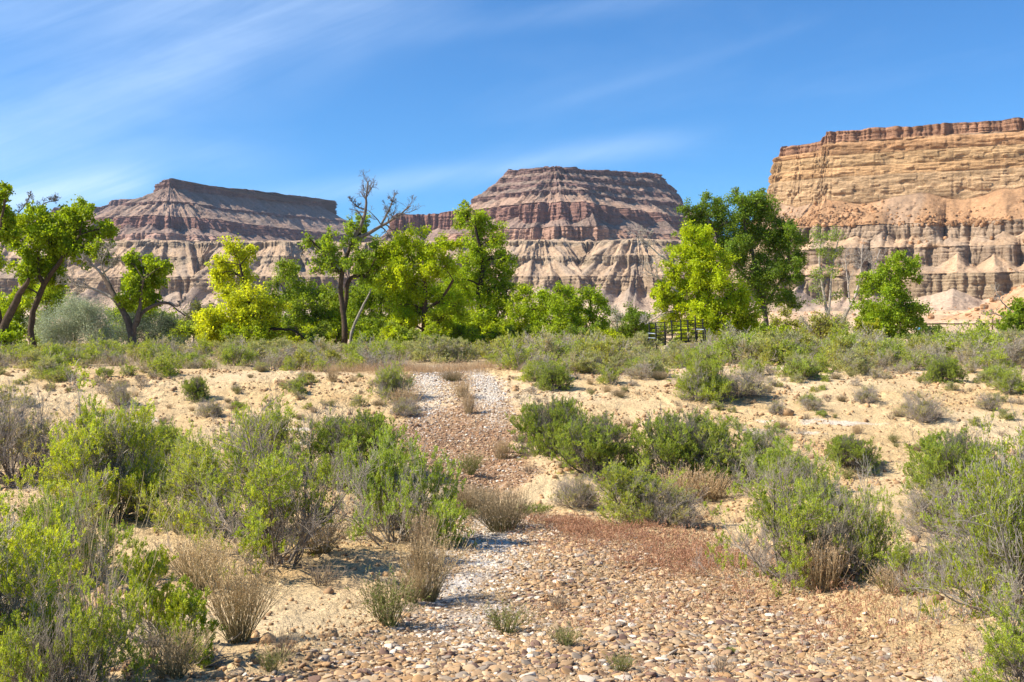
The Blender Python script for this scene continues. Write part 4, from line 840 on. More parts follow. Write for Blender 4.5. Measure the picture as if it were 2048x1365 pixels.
tree('slender sparse tree with pale thin trunks between the dark tree and round tree', 105, [[(1656, 640, 5), (1650, 600, 4), (1642, 565, 3), (1637, 515, 2.5), (1645, 470, 1.5)], [(1656, 640, 4), (1660, 590, 3), (1665, 530, 2), (1678, 475, 1.3)]],
     [(1640, 478, 18, .6), (1672, 470, 16, .6), (1650, 508, 20, .6), (1676, 500, 14, .6), (1640, 545, 18, .5), (1668, 540, 16, .5), (1635, 575, 14, .4), (1675, 590, 14, .5), (1640, 600, 12, .4)], (0.22, 0.32, 0.05), 24, dens=.85, bark=(0.42, 0.36, 0.29), leaf=.14)
tree('bare grey leafless tree in front of the grey cliffs at the right', 108, [[(1688, 640, 4.5), (1698, 615, 4), (1710, 595, 3)]], [], G1, 25, bark=(0.30, 0.25, 0.20), name='dead_tree',
     bare=[[(1710, 595, 3), (1722, 550, 2.4), (1725, 490, 1.2)], [(1710, 595, 2.5), (1745, 550, 2), (1760, 500, 1)], [(1700, 610, 2.5), (1695, 560, 2), (1690, 510, 1)]], barec=(0.42, 0.36, 0.30))
tree('rounded fresh green cottonwood at the right with pointed top', 78, [[(1775, 690, 5), (1778, 640, 4.5), (1785, 590, 4), (1798, 530, 2.5)]],
     [(1798, 510, 12), (1824, 524, 14), (1787, 536, 24), (1815, 545, 22), (1838, 560, 9), (1730, 560, 14), (1765, 570, 28), (1797, 580, 28), (1724, 582, 15), (1745, 612, 28), (1786, 615, 34), (1818, 615, 24), (1765, 645, 32), (1808, 645, 30), (1735, 640, 18), (1838, 640, 12), (1775, 668, 26)], (0.29, 0.41, 0.03), 26, dens=1.0)
tree('yellowish half leafed shrub tree under the dark tree', 84, [[(1580, 690, 2.5), (1575, 650, 2)]], [(1570, 625, 14, .6), (1560, 645, 16, .6), (1590, 650, 18, .6), (1575, 670, 18, .7), (1600, 670, 14, .6)], (0.34, 0.38, 0.05), 27, name='yellow_shrub', cat='shrub', dens=.8)
tree('pale yellow twiggy shrub under the slender sparse tree', 80, [[(1640, 690, 2.5), (1642, 655, 2)]], [(1640, 640, 18, .5), (1620, 660, 18, .5), (1665, 655, 20, .5), (1650, 672, 18, .5)], (0.38, 0.40, 0.10), 28, name='yellow_shrub', cat='shrub', dens=.8,
     bare=[[(1642, 680, 2), (1650, 650, 1.6), (1655, 625, 1)], [(1645, 680, 2), (1620, 660, 1.5), (1605, 640, 1)], [(1645, 680, 2), (1675, 660, 1.5), (1690, 635, 1)]], barec=(0.50, 0.45, 0.33))
tree('small yellow green shrub at the left foot of the round green cottonwood', 75, [[(1728, 695, 2.5), (1730, 665, 2)]], [(1715, 660, 14), (1740, 655, 16), (1728, 675, 18), (1755, 675, 14)], (0.36, 0.40, 0.03), 29, name='yellow_shrub', cat='shrub', dens=.8)
tree('partly seen green tree with bare twigs at the right edge', 70, [[(2050, 700, 5), (2048, 660, 4), (2035, 630, 3)]], [(2030, 630, 20), (2052, 615, 22), (2008, 648, 18), (2045, 655, 28), (2020, 668, 22), (2065, 640, 24), (2055, 680, 22)], (0.26, 0.37, 0.035), 30, dens=.9,
     bare=[[(2015, 640, 2), (1995, 628, 1.5), (1965, 630, 1)], [(2020, 620, 2), (2000, 600, 1.3), (1990, 575, 1)]], barelen=.8)
tree('small dark green tree beside the green field at the right', 95, [[(1965, 690, 3), (1966, 665, 2)]], [(1965, 655, 12), (1975, 668, 14), (1955, 668, 12)], (0.10, 0.19, 0.02), 31)
tree('small green tree at the left end of the green field', 95, [[(1868, 690, 3), (1868, 665, 2)]], [(1845, 650, 10), (1862, 660, 12), (1878, 662, 12), (1850, 668, 14), (1875, 675, 12)], (0.14, 0.22, 0.03), 32)
tree('light green thicket tree in the gap right of the olive green tree', 92, [[(668, 690, 3), (668, 620, 2.5)]], fill(640, 590, 720, 670, 10, 22, 61), G2, 61, dens=.8)
tree('green thicket tree behind the slender dark stems', 94, [[(760, 690, 3), (760, 600, 2.5)]], fill(720, 540, 800, 650, 12, 24, 62), (0.26, 0.38, 0.03), 62, dens=.8)
tree('deep green thicket tree behind both central cottonwoods', 95, [[(900, 690, 3), (905, 600, 2.5)]], fill(860, 560, 960, 660, 12, 26, 63), G1, 63, dens=.8)
tree('mixed green thicket tree behind the yellow tree', 92, [[(560, 690, 3), (560, 620, 2.5)]], fill(520, 600, 600, 670, 9, 22, 64), G3, 64, dens=.8)
tree('low grey green willow thicket right of the silver shrub', 98, [[(1330, 690, 3), (1330, 650, 2.5)]], fill(1225, 650, 1330, 680, 9, 16, 65), (0.26, 0.33, 0.10), 65, dens=.8)
tree('pale green willow thicket behind the yellowish shrubs', 100, [[(1640, 690, 3), (1640, 650, 2.5)]], fill(1600, 640, 1700, 680, 9, 15, 66), (0.30, 0.38, 0.12), 66, dens=.7)
for k_ in range(26):
    tx_ = [30, 95, 215, 335, 385, 440, 490, 545, 600, 640, 670, 715, 760, 790, 825, 870, 920, 960, 1000, 1045, 1085, 1125, 1165, 1205, 1480, 1560][k_]
    nb_ = ['the left edge cottonwood', 'the wide leaning cottonwood', 'the pale olive bush', 'the forked leaning tree', 'the distant dark olive tree', 'the left of the yellow tree', 'the yellow tree trunk', 'the dark horizontal limb', 'the olive green tree', 'the right of the olive green tree', 'the half dead cottonwood', 'the fallen log', 'the slender stems', 'the right of the slender stems',
           'the left of the forked central trunk', 'the right of the forked central trunk', 'the left of the tall central cottonwood', 'the tall central cottonwood', 'the right of the tall central cottonwood', 'the round young tree', 'the left of the spreading thicket', 'the spreading thicket', 'the bright young tree', 'the silver shrub side', 'the yellow green cottonwood right side', 'the tall dark cottonwood'][k_]
    rk = random.Random(900 + k_)
    tree('leafy sapling clump at the foot of ' + nb_, rk.uniform(72, 82), [[(tx_, 694, 2), (tx_ + 3, 670, 1.5)]], fill(tx_ - 30, 658, tx_ + 30, 690, 6, 14, 200 + k_), [G2, G1, (0.22, 0.32, .05), YG, (0.30, 0.40, .06)][k_ % 5], 200 + k_, name='sapling', cat='sapling', dens=.75, leaf=.12)
for k_, (tx_, tl_) in enumerate([(450, 'low green undergrowth beneath the yellow tree'), (575, 'low green undergrowth under the horizontal dark limb'), (740, 'low green undergrowth among the slender stems'), (905, 'low green undergrowth right of the forked central trunk'),
                    (1020, 'low green undergrowth under the round young tree'), (1330, 'yellow green undergrowth seen through the black gate'), (1400, 'bright undergrowth behind the right end of the black gate'), (1520, 'dark undergrowth at the foot of the tall dark tree')]):
    tree(tl_, 90 if k_ in (5, 6) else 84, [[(tx_, 692, 2.5), (tx_, 670, 2)]], fill(tx_ - 40, 650, tx_ + 40, 684, 9, 17, 40 + k_), [G3, G1, (0.2, 0.3, .025), G3, G2, YG, YG, DG][k_], 40 + k_, name='undergrowth_bush', cat='bush', dens=.9)
# ------------------------------------------------------------------ cobbles and gravel
def ico(sub):
    import bmesh
    bm = bmesh.new(); bmesh.ops.create_icosphere(bm, subdivisions=sub, radius=1.0)
    v = np.array([x.co[:] for x in bm.verts]); f = np.array([[q.index for q in p.verts] for p in bm.faces]); bm.free(); return v, f
ICO = {k: ico(k) for k in (1, 2, 3)}
def stone_shape(rs, sub):
    v, f = ICO[sub]; v = v.copy(); o = rs.uniform(0, 50)
    v = np.sign(v) * np.abs(v) ** 0.85
    v = np.sign(v) * np.abs(v) ** rs.uniform(.7, 1.0); v *= (1 + 0.30 * (vn(v[:, 0] * 1.3 + o, v[:, 1] * 1.3 + v[:, 2], int(o)) - 0.5) * 2)[:, None]
    v[:, 0] *= 1 + 0.18 * v[:, 1] * rs.uniform(-1, 1); return v, f
STONE = np.array([(.44, .285, .15), (.42, .25, .115), (.31, .245, .18), (.60, .50, .38), (.20, .12, .085), (.50, .35, .20), (.34, .215, .12), (.37, .28, .19)])
STONE_W = np.array([.25, .16, .10, .07, .10, .17, .09, .06])
COB = mat_col('cobble', 0.75, 0.16, 9.0, 0.35, 60.0, 0.25, fine=(90, 0.12), bdist=0.004)
def stones_mesh(name, P, S, C, rs, sub, tilt=0.25):
    shapes = [stone_shape(rs, sub) for _ in range(12)]; V = []; T = []; CC = []; o = 0
    k = rs.randint(0, 12, len(P)); a = rs.uniform(-0.7, 0.7, len(P)) + (rs.rand(len(P)) < .2) * 1.2; b = rs.normal(size=len(P)) * tilt; e = rs.normal(size=len(P)) * tilt
    for j in range(12):
        m = np.where(k == j)[0]
        if not len(m): continue
        v, f = shapes[j]; X = v[None] * S[m][:, None, :]
        cb, sb = np.cos(b[m])[:, None], np.sin(b[m])[:, None]; X = np.stack([X[..., 0], X[..., 1] * cb - X[..., 2] * sb, X[..., 1] * sb + X[..., 2] * cb], -1)
        cb, sb = np.cos(e[m])[:, None], np.sin(e[m])[:, None]; X = np.stack([X[..., 0] * cb + X[..., 2] * sb, X[..., 1], -X[..., 0] * sb + X[..., 2] * cb], -1)
        ca, sa = np.cos(a[m])[:, None], np.sin(a[m])[:, None]; X = np.stack([X[..., 0] * ca - X[..., 1] * sa, X[..., 0] * sa + X[..., 1] * ca, X[..., 2]], -1)
        X += P[m][:, None, :]; V.append(X.reshape(-1, 3)); T.append((f[None] + (np.arange(len(m)) * len(v))[:, None, None] + o).reshape(-1, 3)); o += len(m) * len(v)
        CC.append(np.repeat(C[m], len(v), axis=0))
    return mesh_np(name, np.concatenate(V), None, np.concatenate(CC), True, COB, T=np.concatenate(T))
def red_band(x, y):
    cl = np.interp(y, [6.5, 8, 9.5, 11, 12.5, 14, 15.5, 16.3], [2.9, 2.9, 2.8, 2.55, 2.1, 1.6, 1.05, .6]); hw = np.interp(y, [6.5, 9, 11, 13, 15, 16.3], [.55, .6, .6, .85, .8, .6])
    return np.exp(-((x - cl) / hw) ** 2 * 1.1) * sstep(5.8, 7, y) * (1 - sstep(15.8, 16.6, y))
def cobbles():
    rs = np.random.RandomState(8)
    # near bed: jittered cells, thinned by a soft noise mask
    N0 = 150000; y = rs.uniform(5.3, 18.2, N0) ; x = rs.uniform(-2.4, 3.6, N0)
    tm = track_mask(x, y, 0.45) * (1 - .6 * red_band(x, y)); cov = 0.25 + 0.65 * sstep(-0.35, 0.15, fbm(x * 0.9, y * 0.9, 21, 3))
    rut = np.exp(-((x + 0.5 - (y - 9) * .05) / 0.45) ** 2) * sstep(7, 9, y); cov *= (1 - 0.55 * rut)
    ok = rs.rand(N0) < tm * cov; x, y = x[ok], y[ok]; rut = rut[ok]
    n = len(x); a = np.exp(rs.normal(size=n) * 0.55) * 0.0158; a = a.clip(0.007, 0.048)
    a *= 1 - 0.3 * rut
    order = np.argsort(-a)                     # big ones first; drop those that land on another's centre
    cell = {}; keep = []
    for i in order:
        cx, cy = int(x[i] / .04), int(y[i] / .04); hit = False
        for dx in (-1, 0, 1) if a[i] < .03 else (-2, -1, 0, 1, 2):
            for dy in (-1, 0, 1) if a[i] < .03 else (-2, -1, 0, 1, 2):
                for j in cell.get((cx + dx, cy + dy), ()):
                    if (x[i] - x[j]) ** 2 + (1.25 * (y[i] - y[j])) ** 2 < ((a[i] + a[j]) * 0.62) ** 2: hit = True; break
                if hit: break
            if hit: break
        if not hit: cell.setdefault((cx, cy), []).append(i); keep.append(i)
    keep = np.array(keep); x, y, a, rut = x[keep], y[keep], a[keep], rut[keep]; n = len(x); print('cobbles', n)
    S = np.stack([a, a * rs.uniform(.62, .95, n), a * rs.uniform(.16, .38, n)], 1)
    P = np.stack([x, y, ground_z(x, y) + S[:, 2] * rs.uniform(-.1, .6, n)], 1)
    ci = rs.choice(8, n, p=STONE_W / STONE_W.sum()); ci = np.where(rs.rand(n) < rut * 0.75, 3, ci); C = STONE[ci] * rs.uniform(.65, 1.3, (n, 1))
    size = a / y; big = np.argsort(-size)[:300]; rest = np.setdiff1d(np.arange(n), big)
    o = obj('river_cobbles', stones_mesh('river_cobbles', P[rest], S[rest], C[rest], rs, 2)); tag(o, 'bed of small rounded river cobbles in tan, orange, grey and white', 'cobbles', kind='stuff')
    protos = []
    for ci_ in range(8):
        for j in range(3):
            v, f = stone_shape(rs, 3); protos.append((ci_, mesh_np('cobble', v, None, np.tile(STONE[ci_], (len(v), 1)), True, COB, T=f)))
    for i in big:
        c = int(ci[i]); me = protos[c * 3 + rs.randint(3)][1]; ob = obj('cobble', me, None, tuple(P[i] + np.array([0, 0, .004]))); ob.scale = tuple(S[i]); ob.rotation_euler = (rs.normal() * .2, rs.normal() * .2, rs.uniform(-.8, .8))
        tag(ob, 'larger rounded river cobble lying in the near cobble bed', 'cobble', 'larger cobbles of the near bed')
    N3 = 60000; y = rs.uniform(5.3, 17.8, N3); x = rs.uniform(-2.4, 3.6, N3); ok = rs.rand(N3) < track_mask(x, y, 0.7) * (.3 + .6 * sstep(-.3, .3, fbm(x * 1.4, y * 1.4, 58, 3))); x, y = x[ok], y[ok]; n = len(x)
    a = np.exp(rs.normal(size=n) * .4) * .0065; S = np.stack([a, a * .8, a * .5], 1); P = np.stack([x, y, ground_z(x, y) + a * .3], 1); C = STONE[rs.choice(8, n, p=STONE_W / STONE_W.sum())] * rs.uniform(.8, 1.35, (n, 1))
    o = obj('pebbles', stones_mesh('pebbles', P, S, C, rs, 1, .4)); tag(o, 'fine tan and brown pebbles filling the gaps of the cobble bed', 'pebbles', kind='stuff')
    # loose stones spilling left of the bed and pebbles on the far track
    N1 = 34000; y = rs.uniform(19.3, 36, N1); x = rs.uniform(-3.6, 1.0, N1); ok = rs.rand(N1) < track_mask(x, y, 0.3) * .85; x, y = x[ok], y[ok]; n = len(x)
    a = np.exp(rs.normal(size=n) * 0.4) * 0.017; S = np.stack([a, a * .8, a * .4], 1); P = np.stack([x, y, ground_z(x, y) + a * .2], 1)
    cx = np.interp(y, [19, 25, 31, 36], [-.5, -1.2, -1.55, -2.0]); rt = np.exp(-((np.abs(x - cx) - 0.8) / 0.5) ** 2) * sstep(25, 28.5, y + rs.normal(size=n) * .8)
    rusty = np.array([[.42, .26, .14], [.32, .19, .11], [.50, .35, .2], [.24, .15, .09]]); C = rusty[rs.randint(0, 4, n)]
    pale = rs.rand(n) < 0.08 + 0.7 * rt; C = np.where(pale[:, None], np.array([[.66, .59, .50]]), C) * rs.uniform(.8, 1.15, (n, 1))
    o = obj('gravel', stones_mesh('gravel', P, S, C, rs, 1, .4)); tag(o, 'white and rusty gravel on the two rut track climbing the far bank', 'gravel', kind='stuff')
    # clods and crumbs of dry earth on the sand
    N2 = 60000; y = 4.8 + 32 * rs.rand(N2) ** 1.3; x = rs.uniform(-1, 1, N2) * (y * .5 + 1); cl = sstep(0.0, 0.35, fbm(x * .8, y * .8, 33, 3)); ok = (rs.rand(N2) < .12 + .88 * cl) & (track_mask(x, y) < .5); x, y = x[ok], y[ok]; n = len(x)
    a = np.exp(rs.normal(size=n) * 0.55) * 0.0085 * (1 + y / 24); S = np.stack([a, a, a * .8], 1); P = np.stack([x, y, ground_z(x, y) + a * .2], 1)
    C = np.where(rs.rand(n, 1) < .5, np.array([[.50, .31, .15]]), np.array([[.33, .20, .10]])) * rs.uniform(.75, 1.1, (n, 1))
    o = obj('earth_crumbs', stones_mesh('earth_crumbs', P, S, C, rs, 1, .5)); tag(o, 'small crumbs of dry crusted earth scattered over the sand', 'soil crumbs', kind='stuff')
cobbles()

# ------------------------------------------------------------------ dry grass tufts
def tuft_mesh(seed, n, h, spread, basec, topc, r=0.0016, base=0.05, heads=True, fork=0, wob=.10, lf=0):
    rs = np.random.RandomState(seed); a = rs.uniform(0, 2 * pi, n); q = np.sqrt(rs.rand(n)); p0 = np.stack([np.cos(a) * q * base, np.sin(a) * q * base, 0 * a - .02], 1)
    d = nrm(np.stack([np.cos(a) * spread * q, np.sin(a) * spread * q, np.ones(n)], 1) + rs.normal(size=(n, 3)) * spread * .3)
    P, R = grow(rs, p0, d, h * rs.uniform(.55, 1.0, n), 7, wob, 0.02, r * 1.3, .5); parts = []
    def colr(P_, s): 
        t = np.clip(P_[..., 2:3] / h, 0, 1) ** .8; c = np.array(basec) * (1 - t) + np.array(topc) * t
        c = c * rs.uniform(.75, 1.25, (len(P_), 1, 1)); return np.repeat(c.reshape(-1, 3), s, axis=0)
    v, f = tubes(P, R, 3); parts.append((v, f, colr(P, 3)))
    if fork:
        (P2, R2), _ = sprout(rs, P, R, fork, 4, .3, 1.0, h * .28, .5, .45, .12, .4, .8); v, f = tubes(P2, np.maximum(R2, r * .6), 3); parts.append((v, f, colr(P2, 3))); P = np.concatenate([P[:, 3:7], P2])
    if heads:
        C0, D0 = along(rs, P, 5, .55, 1.0); D = nrm(D0 + rs.normal(size=D0.shape) * .45); v, f = leaves(rs, C0, D, .014 * rs.uniform(.6, 1.4, len(C0)), .005); parts.append((v, f, np.array(topc) * 1.1))
    if lf:
        C0, D0 = along(rs, P, lf, .0, .8); D = nrm(D0 + rs.normal(size=D0.shape) * .5); v, f = leaves(rs, C0, D, .022 * rs.uniform(.6, 1.4, len(C0)), .008); parts.append((v, f, np.array((.20, .26, .05))))
    v, f, c = join(parts); return mesh_np('dry_grass_tuft', v, f, c, False, DRY)
TUFT = {'broom': tuft_mesh(1, 170, .60, .38, (.30, .27, .13), (.62, .46, .26), heads=True, fork=2),
        'green_broom': tuft_mesh(2, 110, .45, .5, (.18, .22, .06), (.46, .36, .20), fork=2, lf=4),
        'wide': tuft_mesh(3, 300, .42, .75, (.20, .18, .08), (.42, .32, .20), fork=2, base=.10),
        'twiggy': tuft_mesh(4, 40, .42, .8, (.20, .16, .12), (.36, .28, .20), r=.0025, fork=5, heads=False, wob=.15),
        'wisp': tuft_mesh(5, 36, .9, .5, (.40, .32, .18), (.60, .48, .28), r=.002, fork=3, heads=False, wob=.13),
        'tan': tuft_mesh(6, 180, .40, .4, (.40, .30, .16), (.60, .44, .26), fork=1, base=.09),
        'lowgreen': tuft_mesh(7, 260, .16, .9, (.20, .26, .05), (.36, .40, .08), base=.2, heads=False, fork=1, lf=3)}
_tb = {'broom': (.34, .60), 'green_broom': (.34, .45), 'wide': (.55, .40), 'twiggy': (.50, .42), 'wisp': (.8, .9), 'tan': (.35, .40), 'lowgreen': (.5, .17)}
TUFTS = [('broom', 856, 1203, 90, 150, 'tall tan broom like grass tuft left of the near pale rut'), ('green_broom', 778, 1252, 90, 120, 'greenish base dry tuft below left of the tall tan broom tuft'),
 ('broom', 826, 1205, 50, 80, 'short dry tuft pressed against the left of the tall tan broom tuft'), ('green_broom', 1015, 1268, 76, 64, 'spiky green grey tuft growing in the middle of the cobbles'),
 ('twiggy', 1112, 1222, 60, 46, 'small twiggy plant on the cobbles right of the pale rut'), ('green_broom', 1132, 1292, 56, 44, 'low green tuft on the cobbles near the bottom middle'),
 ('green_broom', 940, 950, 44, 52, 'grey green tuft at the foot of the far gravel slope'), ('tan', 1003, 918, 36, 44, 'tan tuft on the gravel slope right of centre'), ('twiggy', 1058, 950, 30, 28, 'tiny twiggy tuft below the tan tuft on the gravel slope'),
 ('wide', 1005, 1062, 120, 92, 'broad brown grass clump standing between gravel slope and cobbles'), ('wide', 935, 1022, 110, 56, 'low brown grass clump at the wash bottom behind the pale rut'),
 ('broom', 478, 1285, 120, 190, 'tallest brown dry tuft in the left foreground'), ('twiggy', 562, 1318, 74, 78, 'small bare twiggy plant on sand right of the tallest brown tuft'),
 ('green_broom', 545, 1345, 50, 56, 'short green grey tuft at the bottom edge left of the cobbles'), ('broom', 400, 1180, 110, 120, 'reddish brown dry tuft under the widest shrub'), ('tan', 1370, 1003, 110, 78, 'tan dry grass clump on the right bank'),
 ('tan', 1420, 1000, 80, 60, 'second tan grass clump just right of the first on the right bank'), ('tan', 1640, 1180, 110, 130, 'pale dry stalks at the front foot of the large right shrub'), ('tan', 925, 795, 30, 40, 'dry tuft high on the middle strip of the far track'),
 ('tan', 938, 828, 26, 52, 'tan dry tuft lower on the middle strip of the far track'), ('wide', 905, 762, 50, 22, 'low grey tuft at the top of the middle strip'), ('tan', 810, 820, 60, 50, 'brown tuft left of the pale far rut'),
 ('lowgreen', 1068, 1024, 70, 20, 'low yellow green plants at the wash bottom'), ('lowgreen', 925, 1030, 60, 16, 'small patch of yellow green plants at the top of the near rut'), ('wisp', 190, 1330, 250, 430, 'pale bare curving stalks in front of the left shrubs'),
 ('wisp', 80, 1250, 200, 300, 'thin pale stalks rising through the left corner shrub'), ('broom', 640, 1110, 100, 90, 'brown dry tuft in the shade under the widest shrub'), ('twiggy', 1440, 1352, 70, 50, 'sparse twiggy plant on the cobbles at the bottom right of centre'),
 ('green_broom', 1240, 1345, 50, 44, 'thin green brown tuft on the cobbles at the bottom centre right'), ('lowgreen', 1462, 1305, 22, 14, 'tiny green plant among the cobbles right of centre'), ('tan', 1790, 1190, 90, 70, 'dry grass beside the red grass at the lower right'),
 ('twiggy', 1870, 1040, 120, 90, 'brown bare twigs below the olive shrub on the right'), ('broom', 1620, 1090, 100, 80, 'brown stalks inside the large right shrub'), ('tan', 665, 765, 26, 40, 'tan wisp on the sand left of the track below the belt'),
 ('wide', 1320, 760, 40, 20, 'low dry tuft on the sand beside the belt right of the track'), ('tan', 845, 1120, 60, 110, 'dry stalks behind the tall tan broom tuft'), ('broom', 345, 1360, 110, 120, 'brown dry tuft at the bottom edge on the left'), ('twiggy', 640, 1170, 120, 50, 'tangle of dead twigs on sand below the widest shrub')]
for key, px_, py_, w_, h_, lab in TUFTS:
    x, y, z = on_ground(px_, min(py_, 1362)); b = _tb[key]; s = w_ * y / F / b[0]; sz = h_ * y / F / b[1]
    o = obj('dry_grass_tuft', TUFT[key], None, (x, y, z)); o.scale = (s, s, sz); o.rotation_euler = (0, 0, rsH.uniform(0, 6.28)); tag(o, lab, 'dry grass')
def scatter_tufts():
    rs = random.Random(17)
    for i in range(260):
        px_, py_ = rs.uniform(-20, 2070), rs.triangular(740, 1000, 745)
        x, y, z = on_ground(px_, py_)
        if float(track_mask(np.array(x), np.array(y))) > .3: continue
        k = rs.choice(['tan', 'twiggy', 'wide', 'green_broom']); s = rs.uniform(.2, .75)
        o = obj('dry_grass_tuft', TUFT[k], None, (x, y, z)); o.scale = (s, s, s * .8); o.rotation_euler = (0, 0, rs.uniform(0, 6.28)); tag(o, {'tan': 'tan wispy', 'twiggy': 'bare twiggy', 'wide': 'spreading brown', 'green_broom': 'greenish'}[k] + (' little' if s < .45 else ' larger') + ' tuft' + (', high' if py_ < 775 else ', midway' if py_ < 840 else ', low') + ' on sand, ' + WHERE(px_), 'dry grass', 'small dry tufts on the sand')
scatter_tufts()
def blades(name, x, y, h, c0, c1, rs, w, lean, label, cat, mat=DRY, head=False):
    n = len(x); P0 = np.stack([x, y, ground_z(x, y) - .01], 1); d = nrm(rs.normal(size=(n, 3)) * lean + np.array([0, 0, 1])); P, R = grow(rs, P0, d, h, 4, .16, 0, w, .3)
    v, q = tubes(P, R, 3); t = np.tile(np.linspace(0, 1, 4)[None, :, None], (n, 1, 1)); c = (np.array(c0) * (1 - t) + np.array(c1) * t) * rs.uniform(.7, 1.3, (n, 1, 1)); c = np.repeat(c.reshape(-1, 3), 3, axis=0); parts = [(v, q, c)]
    if head:
        C0, D0 = along(rs, P, 6, .45, 1.0); D = nrm(D0 + rs.normal(size=D0.shape) * .6 + np.array([0, 0, .2])); v, q = leaves(rs, C0, D, .022 * rs.uniform(.6, 1.5, len(C0)), .008); parts.append((v, q, np.array(c1) * np.repeat(rs.uniform(.7, 1.3, (len(C0), 1)), 4, axis=0)))
    v, q, c = join(parts); o = obj(name, mesh_np(name, v, q, c, False, mat)); tag(o, label, cat, kind='stuff')
def grasses():
    rs = np.random.RandomState(23)
    n = 120000; x = rs.uniform(-1.5, 6, n); y = rs.uniform(5.6, 17, n); px_ = x / y * F + 1024
    # band of red cheatgrass from the wash bottom down along the foot of the right bank
    d = red_band(x, y)
    d2 = 0.22 * sstep(.0, .4, fbm(x * 1.1, y * 1.1, 27, 3)) * sstep(0.1, .5, x) * (1 - sstep(2.6, 3.2, x)) * (1 - sstep(12, 14, y))
    p = np.clip(d * (.35 + 1.0 * sstep(-.25, .2, fbm(x * 2.2, y * 2.2, 29, 3))) * np.interp(y, [6, 9, 11.5, 13], [.35, .45, .8, 1]) + d2, 0, 1) * np.interp(y, [6, 9, 11, 13], [.18, .30, .6, .8])
    ok = rs.rand(n) < p; x, y = x[ok], y[ok]; print('red', len(x))
    blades('red_cheatgrass', x, y, rs.uniform(.06, .16, len(x)), (.46, .31, .16), (.47, .26, .16), rs, .0018, .4, 'low red brown cheatgrass along the edge of the cobble bed', 'grass', head=True)
    n = 5200; y = rs.uniform(5.4, 17.5, n); x = rs.uniform(-1.6, 3.4, n); ok = rs.rand(n) < sstep(.0, .35, fbm(x * 1.6, y * 1.2, 91, 3)); x, y = x[ok], y[ok]
    blades('wispy_grass', x, y, rs.uniform(.05, .22, len(x)), (.40, .32, .17), (.58, .44, .26), rs, .0011, .45, 'sparse wispy dry grass stems standing among the cobbles', 'grass', head=True)
    n = 9000; y = rs.uniform(33.0, 37.5, n); x = rs.uniform(-6.5, 1.0, n); ok = rs.rand(n) < .25 + .75 * sstep(-.1, .3, fbm(x, y, 37, 3)); x, y = x[ok], y[ok]
    blades('tan_grass', x, y, rs.uniform(.12, .38, len(x)), (.46, .32, .17), (.60, .40, .24), rs, .004, .3, 'fine tan dry grass at the top of the far track below the brush belt', 'grass', head=False)
    n = 26000; y = rs.uniform(34.5, 72, n) ; x = rs.uniform(-1, 1, n) * y * .5; ok = rs.rand(n) < sstep(-.1, .3, fbm(x * .4, y * .3, 39, 3)); x, y = x[ok], y[ok]
    blades('dry_grass', x, y, rs.uniform(.2, .5, len(x)), (.40, .30, .17), (.55, .42, .27), rs, .008, .35, 'pale dry grass between the bushes of the brush belt', 'grass', head=False)
    # dead twigs under the shrubs
    n = 1500; hs = [HERO_SPOTS[i] for i in rs.randint(0, 30, n)]; a = rs.uniform(0, 6.28, n); q = rs.uniform(.2, 1.25, n)
    x = np.array([h[0] for h in hs]) + np.cos(a) * q * np.array([h[2] for h in hs]); y = np.array([h[1] for h in hs]) + np.sin(a) * q * np.array([h[2] for h in hs]) * .8
    P0 = np.stack([x, y, ground_z(x, y) + .015], 1); b = rs.uniform(0, 6.28, n); P, R = grow(rs, P0, np.stack([np.cos(b), np.sin(b), rs.uniform(0, .12, n)], 1), rs.uniform(.08, .4, n), 5, .2, 0, rs.uniform(.0015, .005, n), .5)
    P[..., 2] = np.maximum(P[..., 2], ground_z(P[..., 0], P[..., 1], False) + .005)
    (P2, R2), _ = sprout(rs, P, R, 3, 4, .2, .9, .12, .05, .8, .2, .4, .7)
    v, q_, c = join([tubes(P, R, 3) + (np.array((.30, .25, .20)),), tubes(P2, np.maximum(R2, .001), 3) + (np.array((.30, .25, .20)),)]); o = obj('dead_twigs', mesh_np('dead_twigs', v, q_, c, False, TWIG)); tag(o, 'grey dead twigs littering the ground under the shrubs', 'dead twigs', kind='stuff')
grasses()

# ------------------------------------------------------------------ man made things
def flat_mat(name, c, rough=.6, metal=0.0, vary=.15, vs=20):
    m = bpy.data.materials.new(name); m.use_nodes = True; nt = m.node_tree; p = nt.nodes['Principled BSDF']; p.inputs['Roughness'].default_value = rough; p.inputs['Metallic'].default_value = metal
    n = nt.nodes.new('ShaderNodeTexNoise'); n.inputs['Scale'].default_value = vs; n.inputs['Detail'].default_value = 5; r = nt.nodes.new('ShaderNodeValToRGB'); tc = nt.nodes.new('ShaderNodeTexCoord')
    r.color_ramp.elements[0].position = .3; r.color_ramp.elements[1].position = .7; r.color_ramp.elements[0].color = tuple(v * (1 - vary) for v in c) + (1,); r.color_ramp.elements[1].color = tuple(min(1, v * (1 + vary)) for v in c) + (1,)
    nt.links.new(tc.outputs['Object'], n.inputs['Vector']); nt.links.new(n.outputs[0], r.inputs[0]); nt.links.new(r.outputs[0], p.inputs['Base Color']); return m
BLACK = flat_mat('black_paint', (.006, .006, .006), .95); GALV = flat_mat('galvanised_steel', (.34, .40, .46), .45, .3); CONC = flat_mat('weathered_concrete', (.48, .38, .28), .9); WOOD = flat_mat('old_wood', (.16, .10, .06), .9, 0, .3, 3)
WHITEP = flat_mat('white_paint', (.75, .78, .8), .6); TARP = flat_mat('blue_tarp', (.05, .30, .62), .5); RUST = flat_mat('rust', (.28, .09, .05), .8); DSTEEL = flat_mat('dark_steel', (.03, .035, .03), .6)
